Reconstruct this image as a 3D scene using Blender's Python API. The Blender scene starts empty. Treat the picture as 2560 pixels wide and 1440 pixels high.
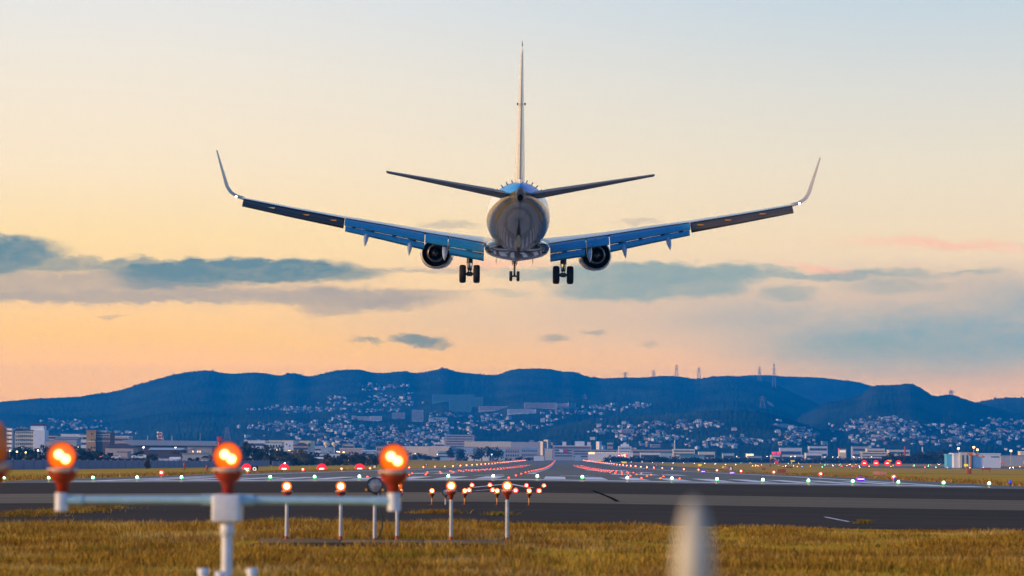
import bpy, math, random
import numpy as np
from mathutils import Vector, Matrix
R = math.radians
rng = random.Random(7)
scene = bpy.context.scene
COL = scene.collection

# ------------------------------------------------------------------ camera
FPX = 6200.0                       # focal length in photo pixels (photo 2560 x 1440)
CAM = Vector((2.75, 0.0, 1.42))
YAW, ROLL = math.atan(118 / FPX), R(0.33)
PITCH = math.atan((1146.5 - 720) / FPX)
CROT = (Matrix.Rotation(YAW, 3, 'Z') @ Matrix.Rotation(R(90) + PITCH, 3, 'X') @ Matrix.Rotation(ROLL, 3, 'Z'))
cd = bpy.data.cameras.new('camera')
cam = bpy.data.objects.new('camera', cd)
COL.objects.link(cam)
cam.matrix_world = Matrix.Translation(CAM) @ CROT.to_4x4()
cd.sensor_width = 36.0
cd.lens = 36.0 * FPX / 2560
cd.clip_start, cd.clip_end = 0.5, 60000
cd.dof.use_dof = True
cd.dof.focus_distance = 150
cd.dof.aperture_fstop = 2.3
scene.camera = cam


def P(px, py, d):
    """the point of the place seen at photo pixel (px, py), d metres ahead"""
    return CAM + CROT @ Vector(((px - 1280) / FPX * d, (720 - py) / FPX * d, -d))


# ------------------------------------------------------------------ scene settings
scene.render.engine = 'CYCLES'
scene.cycles.use_denoising = True
scene.cycles.max_bounces = 6
scene.cycles.diffuse_bounces = 3
scene.cycles.glossy_bounces = 4
scene.cycles.volume_bounces = 0
scene.cycles.sample_clamp_indirect = 6
scene.cycles.caustics_reflective = False
scene.cycles.caustics_refractive = False
scene.view_settings.view_transform = 'Standard'
scene.view_settings.look = 'None'
scene.view_settings.exposure = 0.0
scene.view_settings.gamma = 1.0
scene.view_settings.use_curve_mapping = False

SUN_AZ, SUN_EL = R(-106), R(12)      # low sun, far to the left of the runway


def lin(r, g, b):
    f = lambda c: (c / 255 / 12.92) if c / 255 <= 0.04045 else ((c / 255 + 0.055) / 1.055) ** 2.4
    return (f(r), f(g), f(b), 1.0)


# ------------------------------------------------------------------ node helper
class NT:
    def __init__(s, tree):
        s.t = tree
        s.n = tree.nodes
        s.l = tree.links

    def new(s, kind, **kw):
        nd = s.n.new(kind)
        for k, v in kw.items():
            setattr(nd, k, v)
        return nd

    def put(s, sock, v):
        if isinstance(v, bpy.types.NodeSocket):
            s.l.new(v, sock)
        elif v is not None:
            sock.default_value = v

    def m(s, op, a, b=None, c=None, clamp=False):
        nd = s.new('ShaderNodeMath', operation=op, use_clamp=clamp)
        for i, v in enumerate((a, b, c)):
            if v is not None:
                s.put(nd.inputs[i], v)
        return nd.outputs[0]

    def smooth(s, v, lo, hi, a=0.0, b=1.0):
        nd = s.new('ShaderNodeMapRange', interpolation_type='SMOOTHSTEP')
        s.put(nd.inputs[0], v)
        nd.inputs[1].default_value, nd.inputs[2].default_value = lo, hi
        nd.inputs[3].default_value, nd.inputs[4].default_value = a, b
        return nd.outputs[0]

    def mix(s, f, a, b, blend='MIX'):
        nd = s.new('ShaderNodeMix', data_type='RGBA', blend_type=blend)
        s.put(nd.inputs[0], f)
        s.put(nd.inputs[6], a)
        s.put(nd.inputs[7], b)
        return nd.outputs[2]

    def ramp(s, f, stops, interp='LINEAR'):
        nd = s.new('ShaderNodeValToRGB')
        cr = nd.color_ramp
        cr.interpolation = interp
        while len(cr.elements) < len(stops):
            cr.elements.new(0.5)
        for e, (p, c) in zip(cr.elements, stops):
            e.position = p
            e.color = c if len(c) == 4 else (*c, 1)
        s.put(nd.inputs[0], f)
        return nd.outputs[0]

    def noise(s, vec, scale, detail=3, rough=0.55, dist=0.0):
        nd = s.new('ShaderNodeTexNoise')
        s.put(nd.inputs['Vector'], vec)
        nd.inputs['Scale'].default_value = scale
        nd.inputs['Detail'].default_value = detail
        nd.inputs['Roughness'].default_value = rough
        nd.inputs['Distortion'].default_value = dist
        return nd.outputs[0], nd.outputs[1]

    def xyz(s, v):
        nd = s.new('ShaderNodeSeparateXYZ')
        s.put(nd.inputs[0], v)
        return nd.outputs

    def vec(s, x, y, z):
        nd = s.new('ShaderNodeCombineXYZ')
        for i, v in enumerate((x, y, z)):
            s.put(nd.inputs[i], v)
        return nd.outputs[0]

    def vscale(s, v, x, y, z):
        nd = s.new('ShaderNodeVectorMath', operation='MULTIPLY')
        s.put(nd.inputs[0], v)
        nd.inputs[1].default_value = (x, y, z)
        return nd.outputs[0]


# ------------------------------------------------------------------ sky
AIRGLOW = (0.0, 0.12, 0.42)
world = bpy.data.worlds.new('World')
scene.world = world
world.use_nodes = True
W = NT(world.node_tree)
W.n.clear()
tc = W.new('ShaderNodeTexCoord')
dx, dy, dz = W.xyz(tc.outputs['Generated'])
az = W.m('ARCTAN2', dx, dy)
el = W.m('ARCSINE', dz)
# angles of the sky in hundredths of a focal length, so that cloud outlines can be listed
u = W.m('MULTIPLY_ADD', az, FPX, 1398.0)
v0 = W.m('MULTIPLY_ADD', el, -FPX, 1147.0)
v = W.m('MULTIPLY_ADD', u, 0.00576, W.m('ADD', v0, -8.05))
elt = W.m('DIVIDE', el, R(30), clamp=True)
ex = lambda y: max(0.0, math.degrees((1147 - y) / FPX) / 30)
left = W.ramp(elt, [(0.0, lin(255, 190, 128)), (ex(900), lin(255, 197, 138)), (ex(780), lin(255, 208, 157)), (ex(600), lin(254, 222, 172)),
                    (ex(420), lin(250, 229, 200)), (ex(220), lin(243, 231, 214)), (ex(20), lin(231, 230, 228)), (0.55, lin(178, 196, 214)), (1.0, lin(120, 158, 205))])
right = W.ramp(elt, [(0.0, lin(244, 192, 172)), (ex(900), lin(232, 188, 170)), (ex(780), lin(228, 200, 182)), (ex(600), lin(240, 217, 188)),
                     (ex(420), lin(234, 222, 202)), (ex(220), lin(219, 219, 214)), (ex(20), lin(198, 213, 223)), (0.55, lin(165, 190, 212)), (1.0, lin(110, 150, 202))])
front = W.mix(W.m('MULTIPLY_ADD', W.smooth(u, 100, 2500), W.smooth(v0, 500, 800, 1.0, 0.55), W.m('MULTIPLY', W.smooth(u, 500, 1900), W.smooth(v0, 500, 800, 0.0, 0.45))), left, right)
back = W.ramp(W.m('DIVIDE', el, R(60), clamp=True), [(0, lin(130, 165, 205)), (0.18, lin(72, 150, 222)), (0.5, lin(60, 142, 218)), (1, lin(55, 120, 196))])
glow = W.m('COSINE', W.m('SUBTRACT', az, R(-38)))
basec = W.mix(W.smooth(glow, 0.45, -0.45), front, back)
basec = W.mix(W.smooth(glow, 0.3, -0.5), basec, W.mix(1.0, basec, (1.3, 1.3, 1.3, 1), 'MULTIPLY'))
zen = W.mix(W.smooth(el, R(16), R(62)), basec, lin(70, 118, 205))
nish = W.new('ShaderNodeTexSky', sky_type='NISHITA', sun_disc=False, sun_elevation=SUN_EL, sun_rotation=SUN_AZ)
nish.altitude = 20
nish.dust_density = 2.0
nis = W.mix(1.0, nish.outputs[0], (0.12, 0.12, 0.12, 1), 'MULTIPLY')
skyc = W.mix(W.smooth(el, R(14), R(45), 0, 0.4), zen, nis)
# clouds
uv = W.vec(W.m('MULTIPLY', u, 1 / 150), W.m('MULTIPLY', v, 1 / 50), 0.0)
n1f, n1 = W.noise(uv, 1.0, 6, 0.6, 0.2)
n1x, n1y, _ = W.xyz(n1)
uvb = W.vec(W.m('MULTIPLY', u, 1 / 480), W.m('MULTIPLY', v, 1 / 130), 3.7)
n2f, n2 = W.noise(uvb, 1.0, 4, 0.55)
uw = W.m('MULTIPLY_ADD', W.m('SUBTRACT', n1x, 0.5), 120, u)
n3f, n3 = W.noise(W.vec(W.m('MULTIPLY', u, 1 / 42), W.m('MULTIPLY', v, 1 / 24), 9.1), 1.0, 5, 0.62)
vw = W.m('MULTIPLY_ADD', W.m('SUBTRACT', n1y, 0.5), 50, W.m('MULTIPLY_ADD', W.m('SUBTRACT', n3f, 0.5), 34, v))


def cloud(cx, cy, rx, ry, lo=0.55, hi=1.15, st=1.0, tilt=0.0):
    a = W.m('DIVIDE', W.m('SUBTRACT', uw, cx), rx)
    b0 = W.m('SUBTRACT', vw, cy)
    if tilt:
        b0 = W.m('SUBTRACT', b0, W.m('MULTIPLY', W.m('SUBTRACT', uw, cx), tilt))
    b = W.m('DIVIDE', b0, ry)
    q = W.m('SQRT', W.m('ADD', W.m('MULTIPLY', a, a), W.m('MULTIPLY', b, b)))
    return W.smooth(q, hi, lo, 0, st)


def union(ms):
    o = ms[0]
    for k in ms[1:]:
        o = W.m('MAXIMUM', o, k)
    return o


sel = W.smooth(W.m('ABSOLUTE', W.m('SUBTRACT', u, 1280)), 2900, 2500)   # the listed bank stands ahead of the runway
veil = union([cloud(2360, 862, 640, 120, 0.2, 1.15, 0.95), cloud(2680, 790, 420, 120, 0.1, 1.2, 0.8), cloud(1950, 800, 300, 60, 0.1, 1.2, 0.45)])
veil2 = union([cloud(2300, 745, 520, 90, 0.3, 1.2, 0.7), cloud(1750, 775, 620, 110, 0.3, 1.2, 0.62), cloud(1150, 800, 460, 80, 0.1, 1.2, 0.32), cloud(380, 725, 640, 60, 0.3, 1.15, 0.45)])
mauve = union([cloud(230, 720, 480, 40, 0.45, 1.15, 0.72), cloud(350, 744, 680, 20, 0.5, 1.15, 0.85), cloud(860, 746, 330, 34, 0.5, 1.1, 0.9), cloud(830, 772, 110, 24, 0.3, 1.2, 0.75), cloud(1040, 736, 140, 15, 0.4, 1.2, 0.7),
               cloud(1120, 566, 95, 13, 0.3, 1.2, 0.55), cloud(1600, 556, 75, 12, 0.2, 1.2, 0.4), cloud(1090, 674, 200, 10, 0.2, 1.3, 0.6), cloud(280, 804, 50, 8, 0.2, 1.2, 0.5), cloud(200, 654, 30, 9, 0.2, 1.2, 0.4)])
dark = union([cloud(0, 648, 185, 56, 0.62, 1.1, 1.0), cloud(120, 668, 130, 26, 0.5, 1.1, 0.8), cloud(600, 681, 400, 38, 0.62, 1.08, 1.0), cloud(330, 670, 190, 24, 0.5, 1.15, 0.75), cloud(470, 708, 190, 20, 0.4, 1.2, 0.7), cloud(820, 686, 170, 24, 0.5, 1.1, 0.85),
              cloud(1045, 850, 90, 17, 0.5, 1.15, 0.85), cloud(915, 857, 40, 10, 0.3, 1.2, 0.6), cloud(1115, 858, 40, 12, 0.3, 1.2, 0.6), cloud(1396, 848, 52, 14, 0.3, 1.2, 0.55), cloud(1493, 831, 40, 10, 0.3, 1.2, 0.5),
              cloud(1640, 866, 36, 9, 0.2, 1.2, 0.3)])
teal = union([cloud(1640, 688, 400, 34, 0.6, 1.12, 0.9), cloud(1560, 722, 200, 40, 0.55, 1.12, 0.85), cloud(1760, 715, 130, 40, 0.5, 1.15, 0.8), cloud(1360, 690, 170, 20, 0.4, 1.2, 0.65), cloud(2030, 693, 360, 14, 0.4, 1.2, 0.75), cloud(1965, 736, 80, 22, 0.4, 1.2, 0.65),
              cloud(1250, 735, 75, 10, 0.2, 1.2, 0.4), cloud(2240, 690, 90, 14, 0.3, 1.2, 0.65), cloud(2420, 690, 90, 8, 0.3, 1.2, 0.5), cloud(2220, 720, 150, 22, 0.2, 1.2, 0.5), cloud(2150, 870, 260, 40, 0.1, 1.2, 0.35)])
pink = union([cloud(2350, 618, 300, 16, 0.0, 1.2, 0.5, 0.06), cloud(2050, 676, 150, 13, 0.0, 1.2, 0.5, 0.16), cloud(1240, 660, 190, 20, 0.0, 1.2, 0.5)])
tex = W.smooth(W.m('ADD', W.m('MULTIPLY', n2f, 0.6), W.m('MULTIPLY', n3f, 0.4)), 0.3, 0.65, 0.78, 1.06)
S = W.m('MULTIPLY', sel, tex)
c1 = W.mix(W.m('MULTIPLY', veil2, S), skyc, lin(204, 184, 174))
c2 = W.mix(W.m('MULTIPLY', veil, S), c1, lin(136, 166, 182))
c3 = W.mix(W.m('MULTIPLY', pink, sel), c2, lin(255, 180, 165))
c4 = W.mix(W.m('MULTIPLY', mauve, S), c3, lin(166, 160, 164))
c5 = W.mix(W.m('MULTIPLY', teal, S), c4, lin(136, 164, 173))
c6 = W.mix(W.m('MULTIPLY', dark, S), c5, lin(108, 140, 158))
# the sky stands behind the air: brighter low down, where more air lies before it
path = W.m('DIVIDE', 390.0, W.m('MAXIMUM', dz, 0.037))
thr = W.m('EXPONENT', W.m('MULTIPLY', path, -0.00015))
wn = W.new('ShaderNodeVectorMath', operation='SUBTRACT')
W.put(wn.inputs[0], c6)
W.put(wn.inputs[1], W.vscale(W.vec(W.m('SUBTRACT', 1.0, thr), W.m('SUBTRACT', 1.0, thr), W.m('SUBTRACT', 1.0, thr)), *AIRGLOW))
wd = W.new('ShaderNodeVectorMath', operation='DIVIDE')
W.put(wd.inputs[0], wn.outputs[0])
W.put(wd.inputs[1], W.vec(thr, thr, thr))
wm = W.new('ShaderNodeVectorMath', operation='MAXIMUM')
W.put(wm.inputs[0], wd.outputs[0])
bg = W.new('ShaderNodeBackground')
W.put(bg.inputs[0], wm.outputs[0])
bg.inputs[1].default_value = 1.0
wo = W.new('ShaderNodeOutputWorld')
W.l.new(bg.outputs[0], wo.inputs[0])
world.cycles.sampling_method = 'MANUAL'
world.cycles.sample_map_resolution = 1024

sl = bpy.data.lights.new('sun', 'SUN')
sl.energy, sl.angle, sl.color = 5.0, R(3), (1.0, 0.64, 0.34)
sun = bpy.data.objects.new('sun', sl)
COL.objects.link(sun)
sd = Vector((math.sin(SUN_AZ) * math.cos(SUN_EL), math.cos(SUN_AZ) * math.cos(SUN_EL), math.sin(SUN_EL)))
sun.rotation_euler = sd.to_track_quat('Z', 'Y').to_euler()

# ------------------------------------------------------------------ materials
MATS = {}


def mat(name, col, rough=0.6, metal=0.0, spec=0.5, coat=0.0, noise=None, emit=None, estr=0.0, bump=None, sample=True):
    """noise = (scale, dark factor, light factor[, stretch])"""
    if name in MATS:
        return MATS[name]
    m_ = bpy.data.materials.new(name)
    m_.use_nodes = True
    N = NT(m_.node_tree)
    b = N.n['Principled BSDF']
    col = (*col, 1) if len(col) == 3 else col
    b.inputs['Base Color'].default_value = col
    b.inputs['Roughness'].default_value = rough
    b.inputs['Metallic'].default_value = metal
    b.inputs['Specular IOR Level'].default_value = spec
    b.inputs['Coat Weight'].default_value = coat
    b.inputs['Coat Roughness'].default_value = 0.06
    if noise:
        t = N.new('ShaderNodeTexCoord')
        vv = t.outputs['Object']
        if len(noise) > 3:
            vv = N.vscale(vv, *noise[3])
        f, _ = N.noise(vv, noise[0], 5, 0.62)
        dk = tuple(c * noise[1] for c in col[:3])
        lt = tuple(min(1, c * noise[2]) for c in col[:3])
        N.put(b.inputs['Base Color'], N.ramp(f, [(0.3, dk), (0.7, lt)]))
        N.put(b.inputs['Roughness'], N.smooth(f, 0.2, 0.8, max(0, rough - 0.08), min(1, rough + 0.08)))
    if emit:
        b.inputs['Emission Color'].default_value = (*emit, 1) if len(emit) == 3 else emit
        b.inputs['Emission Strength'].default_value = estr
        if not sample:
            m_.cycles.emission_sampling = 'NONE'
    MATS[name] = m_
    return m_


# ------------------------------------------------------------------ mesh helper
class MB:
    def __init__(s):
        s.v, s.f, s.mi, s.sm = [], [], [], []

    def add(s, vs, fs, mi=0, smooth=False):
        o = len(s.v)
        s.v += [tuple(x) for x in vs]
        for f in fs:
            s.f.append([i + o for i in f])
            s.mi.append(mi)
            s.sm.append(smooth)
        return s

    def box(s, lo, hi, mi=0, bev=0.0, M=None):
        x0, y0, z0 = lo
        x1, y1, z1 = hi
        if bev <= 0:
            vs = [(x0, y0, z0), (x1, y0, z0), (x1, y1, z0), (x0, y1, z0), (x0, y0, z1), (x1, y0, z1), (x1, y1, z1), (x0, y1, z1)]
            fs = [(0, 3, 2, 1), (4, 5, 6, 7), (0, 1, 5, 4), (1, 2, 6, 5), (2, 3, 7, 6), (3, 0, 4, 7)]
        else:
            import bmesh
            bm = bmesh.new()
            bmesh.ops.create_cube(bm, size=1)
            for w in bm.verts:
                w.co = Vector((x0 + (w.co.x + .5) * (x1 - x0), y0 + (w.co.y + .5) * (y1 - y0), z0 + (w.co.z + .5) * (z1 - z0)))
            bmesh.ops.bevel(bm, geom=list(bm.edges), offset=bev, segments=3, affect='EDGES', profile=0.5)
            bm.verts.index_update()
            vs = [w.co.copy() for w in bm.verts]
            fs = [[w.index for w in f.verts] for f in bm.faces]
            bm.free()
        if M is not None:
            vs = [M @ Vector(w) for w in vs]
        return s.add(vs, fs, mi, bev > 0)

    def rings(s, rings, mi=0, smooth=True, cap0=True, cap1=True, closed=True):
        n = len(rings[0])
        vs = [p for r in rings for p in r]
        fs = []
        for k in range(len(rings) - 1):
            for i in range(n if closed else n - 1):
                j = (i + 1) % n
                fs.append((k * n + i, k * n + j, (k + 1) * n + j, (k + 1) * n + i))
        s.add(vs, fs, mi, smooth)
        if cap0:
            s.add(rings[0], [tuple(range(n))[::-1]], mi)
        if cap1:
            s.add(rings[-1], [tuple(range(n))], mi)
        return s

    def tube(s, pts, rad, n=12, mi=0, cap=True):
        pts = [Vector(p) for p in pts]
        rads = rad if isinstance(rad, (list, tuple)) else [rad] * len(pts)
        rr = []
        up0 = None
        for i, p in enumerate(pts):
            t = (pts[min(i + 1, len(pts) - 1)] - pts[max(i - 1, 0)]).normalized()
            if up0 is None:
                up0 = Vector((0, 0, 1)) if abs(t.z) < 0.9 else Vector((0, 1, 0))
            a = up0.cross(t)
            if a.length < 1e-4:
                a = Vector((1, 0, 0)).cross(t)
            a.normalize()
            b = t.cross(a)
            up0 = b
            rr.append([p + (a * math.cos(k * 2 * math.pi / n) + b * math.sin(k * 2 * math.pi / n)) * rads[i] for k in range(n)])
        return s.rings(rr, mi, True, cap, cap)

    def lathe(s, prof, axis='Z', org=(0, 0, 0), n=24, mi=0, cap0=False, cap1=False, smooth=True):
        """prof: list of (radius, height along axis)"""
        org = Vector(org)
        rr = []
        for r_, h_ in prof:
            r_ = max(r_, 1e-4)
            ring = []
            for k in range(n):
                c, q = math.cos(k * 2 * math.pi / n) * r_, math.sin(k * 2 * math.pi / n) * r_
                ring.append(org + (Vector((c, q, h_)) if axis == 'Z' else Vector((c, h_, -q)) if axis == 'Y' else Vector((h_, c, q))))
            rr.append(ring)
        return s.rings(rr, mi, smooth, cap0, cap1)

    def sphere(s, c, r, n=12, mi=0, sc=(1, 1, 1)):
        c = Vector(c)
        rr = []
        for i in range(1, n // 2):
            th = math.pi * i / (n // 2)
            rr.append([c + Vector((math.sin(th) * math.cos(k * 2 * math.pi / n) * r * sc[0], math.sin(th) * math.sin(k * 2 * math.pi / n) * r * sc[1], -math.cos(th) * r * sc[2])) for k in range(n)])
        return s.rings(rr, mi, True, True, True)

    def mesh(s, name, mats):
        me = bpy.data.meshes.new(name)
        me.from_pydata(s.v, [], s.f)
        for q in mats if isinstance(mats, (list, tuple)) else [mats]:
            me.materials.append(q)
        me.polygons.foreach_set('material_index', s.mi)
        me.polygons.foreach_set('use_smooth', s.sm)
        me.update()
        return me

    def build(s, name, mats, parent=None, loc=None):
        o = bpy.data.objects.new(name, s.mesh(name, mats))
        COL.objects.link(o)
        if parent is not None:
            o.parent = parent
        if loc is not None:
            o.location = loc
        return o


def tag(o, label=None, cat=None, group=None, kind=None):
    if label: o['label'] = label
    if cat: o['category'] = cat
    if group: o['group'] = group
    if kind: o['kind'] = kind
    return o


def thing(name, label, cat, loc=(0, 0, 0), rz=0.0, group=None):
    o = bpy.data.objects.new(name, None)
    o.empty_display_size = 0.3
    COL.objects.link(o)
    o.location = loc
    o.rotation_euler = (0, 0, rz)
    return tag(o, label, cat, group)


def dup(o, loc=None, rz=None, label=None, group=None, parent=None):
    c = o.copy()
    COL.objects.link(c)
    if parent is not None:
        c.parent = parent
    if loc is not None: c.location = loc
    if rz is not None: c.rotation_euler = (0, 0, rz)
    if label: c['label'] = label
    if group: c['group'] = group
    for ch in list(o.children):
        dup(ch, parent=c)
    return c


def interp(x, pts):
    return float(np.interp(x, [p[0] for p in pts], [p[1] for p in pts]))
# ------------------------------------------------------------------ ground
PROF = [(-300, 0), (166, 0), (280, -.15), (420, -.5), (560, -.85), (820, -1.25), (1100, -1.3), (1400, -1.15), (1900, -.8), (2500, -.4), (3200, -.1), (12000, -.1)]
CROWN = [(-8000, -.7), (-120, -.7), (-60, -.55), (-30, -.3), (0, 0), (30, -.3), (60, -.55), (120, -.7), (8000, -.7)]


def gz(x, y):
    """height of the airfield: a sag along the runway and a crown across it"""
    return interp(y, PROF) + interp(x, CROWN)


BX = [c[0] for c in CROWN]
BY = [p[0] for p in PROF]


def sheet(name, x0, x1, y0, y1, dz, m_, kind='structure', mb=None, mi=0, bx=BX, by=BY):
    xs = sorted({x0, x1, *[b for b in bx if x0 < b < x1]})
    ys = sorted({y0, y1, *[b for b in by if y0 < b < y1]})
    vs = [(x, y, gz(x, y) + dz) for y in ys for x in xs]
    n = len(xs)
    fs = [(j * n + i, j * n + i + 1, (j + 1) * n + i + 1, (j + 1) * n + i) for j in range(len(ys) - 1) for i in range(n - 1)]
    if mb is not None:
        mb.add(vs, fs, mi)
        return mb
    o = MB().add(vs, fs).build(name, m_)
    return tag(o, kind=kind)


def ground_mat(name, c_dark, c_light, scale, stretch, rough=0.9, spec=0.2, extra=None, bump=0.0):
    m_ = bpy.data.materials.new(name)
    m_.use_nodes = True
    N = NT(m_.node_tree)
    b = N.n['Principled BSDF']
    t = N.new('ShaderNodeTexCoord')
    pos = t.outputs['Object']
    f1, _ = N.noise(N.vscale(pos, *stretch), scale, 6, 0.65)
    f2, _ = N.noise(pos, scale * 0.13, 4, 0.6)
    f3, _ = N.noise(N.vscale(pos, stretch[0], stretch[1], 1), scale * 9, 3, 0.7)
    f = N.m('ADD', N.m('MULTIPLY', f1, 0.5), N.m('ADD', N.m('MULTIPLY', f2, 0.3), N.m('MULTIPLY', f3, 0.2)))
    c = N.ramp(f, [(0.36, c_dark), (0.64, c_light)])
    if extra:
        c = extra(N, pos, c)
    N.put(b.inputs['Base Color'], c)
    b.inputs['Roughness'].default_value = rough
    b.inputs['Specular IOR Level'].default_value = spec
    if bump:
        bp = N.new('ShaderNodeBump')
        bp.inputs['Strength'].default_value = bump
        bp.inputs['Distance'].default_value = 0.05
        N.put(bp.inputs['Height'], f3)
        N.l.new(bp.outputs[0], b.inputs['Normal'])
    return m_


def mow(N, pos, c):
    """strips of drier and greener grass"""
    x, y, z = N.xyz(pos)
    f, _ = N.noise(N.vscale(pos, 0.02, 0.06, 1), 1.0, 4, 0.6)
    return N.mix(N.smooth(f, 0.42, 0.62, 0, 0.5), c, (0.42, 0.27, 0.008, 1))


M_FIELD = ground_mat('dry_grass_field', (0.50, 0.25, 0.004), (0.85, 0.47, 0.018), 0.25, (0.35, 1, 1), 0.95, 0.05, mow)


def rubber(N, pos, c):
    x, y, z = N.xyz(pos)
    w = N.m('MULTIPLY', N.smooth(N.m('ABSOLUTE', x), 12, 3), N.m('MULTIPLY', N.smooth(y, 320, 520), N.smooth(y, 1500, 900)))
    f, _ = N.noise(N.vscale(pos, 1.2, 0.01, 1), 1.0, 3, 0.6)
    w = N.m('MULTIPLY', w, N.smooth(f, 0.2, 0.6))
    return N.mix(N.m('MULTIPLY', w, 0.85), c, (0.012, 0.012, 0.013, 1))


M_ASPH = ground_mat('asphalt_dark', (0.022, 0.0155, 0.0115), (0.058, 0.043, 0.032), 0.35, (0.05, 1, 1), 0.9, 0.08)
M_RWY = ground_mat('runway_asphalt', (0.036, 0.031, 0.030), (0.075, 0.064, 0.060), 0.2, (1, 0.15, 1), 0.5, 0.2, rubber)
M_CONC = ground_mat('weathered_concrete', (0.11, 0.083, 0.048), (0.23, 0.178, 0.105), 0.3, (0.06, 1, 1), 0.85, 0.15)
M_PAINT = mat('white_road_paint', (0.85, 0.85, 0.85), 0.55, noise=(0.8, 0.75, 1.1))
M_YPAINT = mat('yellow_road_paint', (0.55, 0.36, 0.05), 0.6, noise=(0.8, 0.7, 1.1))

g_x = sorted({*BX, -4500, -2500, -1200, -700, -400, -250, -180, -150, 250, 400, 700, 1200, 2500, 4500})
vs, xs, ys = [], g_x, sorted({*BY, 5000, 7000, 9000})
ng = len(xs)


def bank(x, y):
    """the ground of the town, a little above the airfield"""
    s1 = min(1, max(0, (-x - 118) / 60)) * min(1, max(0, (y - 380) / 120))
    return 1.6 * s1


GX = sorted({*xs, -118, -125, -133, -141, -149, -157, -165, -178})
GY = sorted({*ys, 380, 400, 440, 470, 500})
for y in GY:
    for x in GX:
        vs.append((x, y, gz(x, y) + bank(x, y)))
n = len(GX)
fs = [(j * n + i, j * n + i + 1, (j + 1) * n + i + 1, (j + 1) * n + i) for j in range(len(GY) - 1) for i in range(n - 1)]
tag(MB().add(vs, fs).build('ground', M_FIELD), kind='structure')


def gb(x, y):
    """the ground's height as the mesh has it (bilinear over its grid)"""
    return gz(x, y) + bank(x, y)


M_BANK = ground_mat('dark_bank_scrub', (0.020, 0.022, 0.008), (0.075, 0.065, 0.022), 0.15, (0.6, 1, 1), 0.95, 0.03)
bxs, bys = [x for x in GX if -700 <= x <= -125], [y for y in GY if 440 <= y <= 1900]
vs = [(x, y, gb(x, y) + 0.03) for y in bys for x in bxs]
n = len(bxs)
fs = [(j * n + i, j * n + i + 1, (j + 1) * n + i + 1, (j + 1) * n + i) for j in range(len(bys) - 1) for i in range(n - 1)]
tag(MB().add(vs, fs).build('bank_terrain', M_BANK), kind='structure')

# paved areas: sheets a few mm above one another
sheet('overrun_pavement', -60, 60, 55.2, 158, 0.006, M_ASPH)
sheet('concrete_band', -60, 60, 81.5, 105, 0.012, M_CONC)
sheet('runway', -36, 36, 158, 3230, 0.010, M_RWY)
mk = MB()
U = 0.018
sheet(None, -31.5, 31.5, 166.4, 173.0, U, None, mb=mk)                     # threshold bar
for sx in (-1, 1):
    sheet(None, *(sorted((sx * 28.7, sx * 30.0))), 170.6, 3200, U, None, mb=mk)   # side stripes
    for k in range(9):                                                      # threshold stripes
        a = 1.7 + k * 3.05
        sheet(None, *(sorted((sx * a, sx * (a + 1.6)))), 179, 209, U, None, mb=mk)
    for y0, ln, bars in ((262, 23, 3), (352, 23, 3), (640, 23, 2), (790, 23, 1), (940, 23, 1)):
        for k in range(bars):
            a = 8.6 + k * 2.9
            sheet(None, *(sorted((sx * a, sx * (a + 2.0)))), y0, y0 + ln, U, None, mb=mk)
    sheet(None, *(sorted((sx * 8.0, sx * 16.0))), 455, 510, U, None, mb=mk)
for k in range(60):
    y0 = 250 + k * 48
    sheet(None, -.45, .45, y0, y0 + 28, U, None, mb=mk)
tag(mk.build('runway_markings', M_PAINT), kind='structure')


def text_mesh(txt, size, name, m_, extrude=0.0, align='CENTER'):
    cu = bpy.data.curves.new(name, 'FONT')
    cu.body, cu.size, cu.align_x, cu.align_y, cu.extrude = txt, size, align, 'CENTER', extrude
    o = bpy.data.objects.new(name, cu)
    COL.objects.link(o)
    bpy.context.view_layer.update()
    me = bpy.data.meshes.new_from_object(o.evaluated_get(bpy.context.evaluated_depsgraph_get()))
    bpy.data.objects.remove(o)
    me.name = name
    me.materials.clear()
    me.materials.append(m_)
    return me


for ch, cx in (('3', -3.4), ('2', 4.4)):
    me = text_mesh(ch, 1.0, 'runway_number', M_PAINT)
    o = bpy.data.objects.new('runway_number', me)
    COL.objects.link(o)
    o.location = (cx, 224, gz(cx, 224) + 0.03)
    o.scale = (7.4, 15, 1)
    o.rotation_euler = (0, -math.atan(0.3 / 30) * (1 if cx < 0 else -1), 0)
    tag(o, kind='structure')

# painted chevron on the overrun, one yellow taxi line, a worn white line
ch = MB()


def stripe(mb, a, b, w, dz, mi=0):
    a, b = Vector((*a, 0)), Vector((*b, 0))
    t = (b - a).normalized()
    nn = Vector((-t.y, t.x, 0)) * w / 2
    q = [a - nn, b - nn, b + nn, a + nn]
    mb.add([(p.x, p.y, gz(p.x, p.y) + dz) for p in q], [(0, 1, 2, 3)], mi)


for y1, dxx, dyy, w in ((139, 1.45, 18, .32), (139, -1.45, 18, .32), (114, .9, 5, .2), (114, -.9, 5, .2)):
    stripe(ch, (0, y1), (dxx, y1 - dyy), w, 0.022)
tag(ch.build('chevron_marking', M_PAINT), kind='structure')
yl = MB()
stripe(yl, (29, 124), (38, 116), .5, 0.022)
tag(yl.build('taxi_line', M_YPAINT), kind='structure')
wl = MB()
stripe(wl, P(2062, 1281, 66)[:2], P(2122, 1299, 61)[:2], .09, 0.02)
tag(wl.build('worn_paint_line', M_PAINT), kind='structure')
M_CRACK = mat('sealed_crack', (0.012, 0.011, 0.011), 0.95, spec=0.0)
cr = MB()
pts = [P(1482, 1216, 114)[:2], P(1500, 1225, 105)[:2], P(1528, 1240, 93)[:2], P(1545, 1252, 85)[:2]]
for a, b in zip(pts, pts[1:]):
    stripe(cr, a, b, .16, 0.020)
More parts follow.
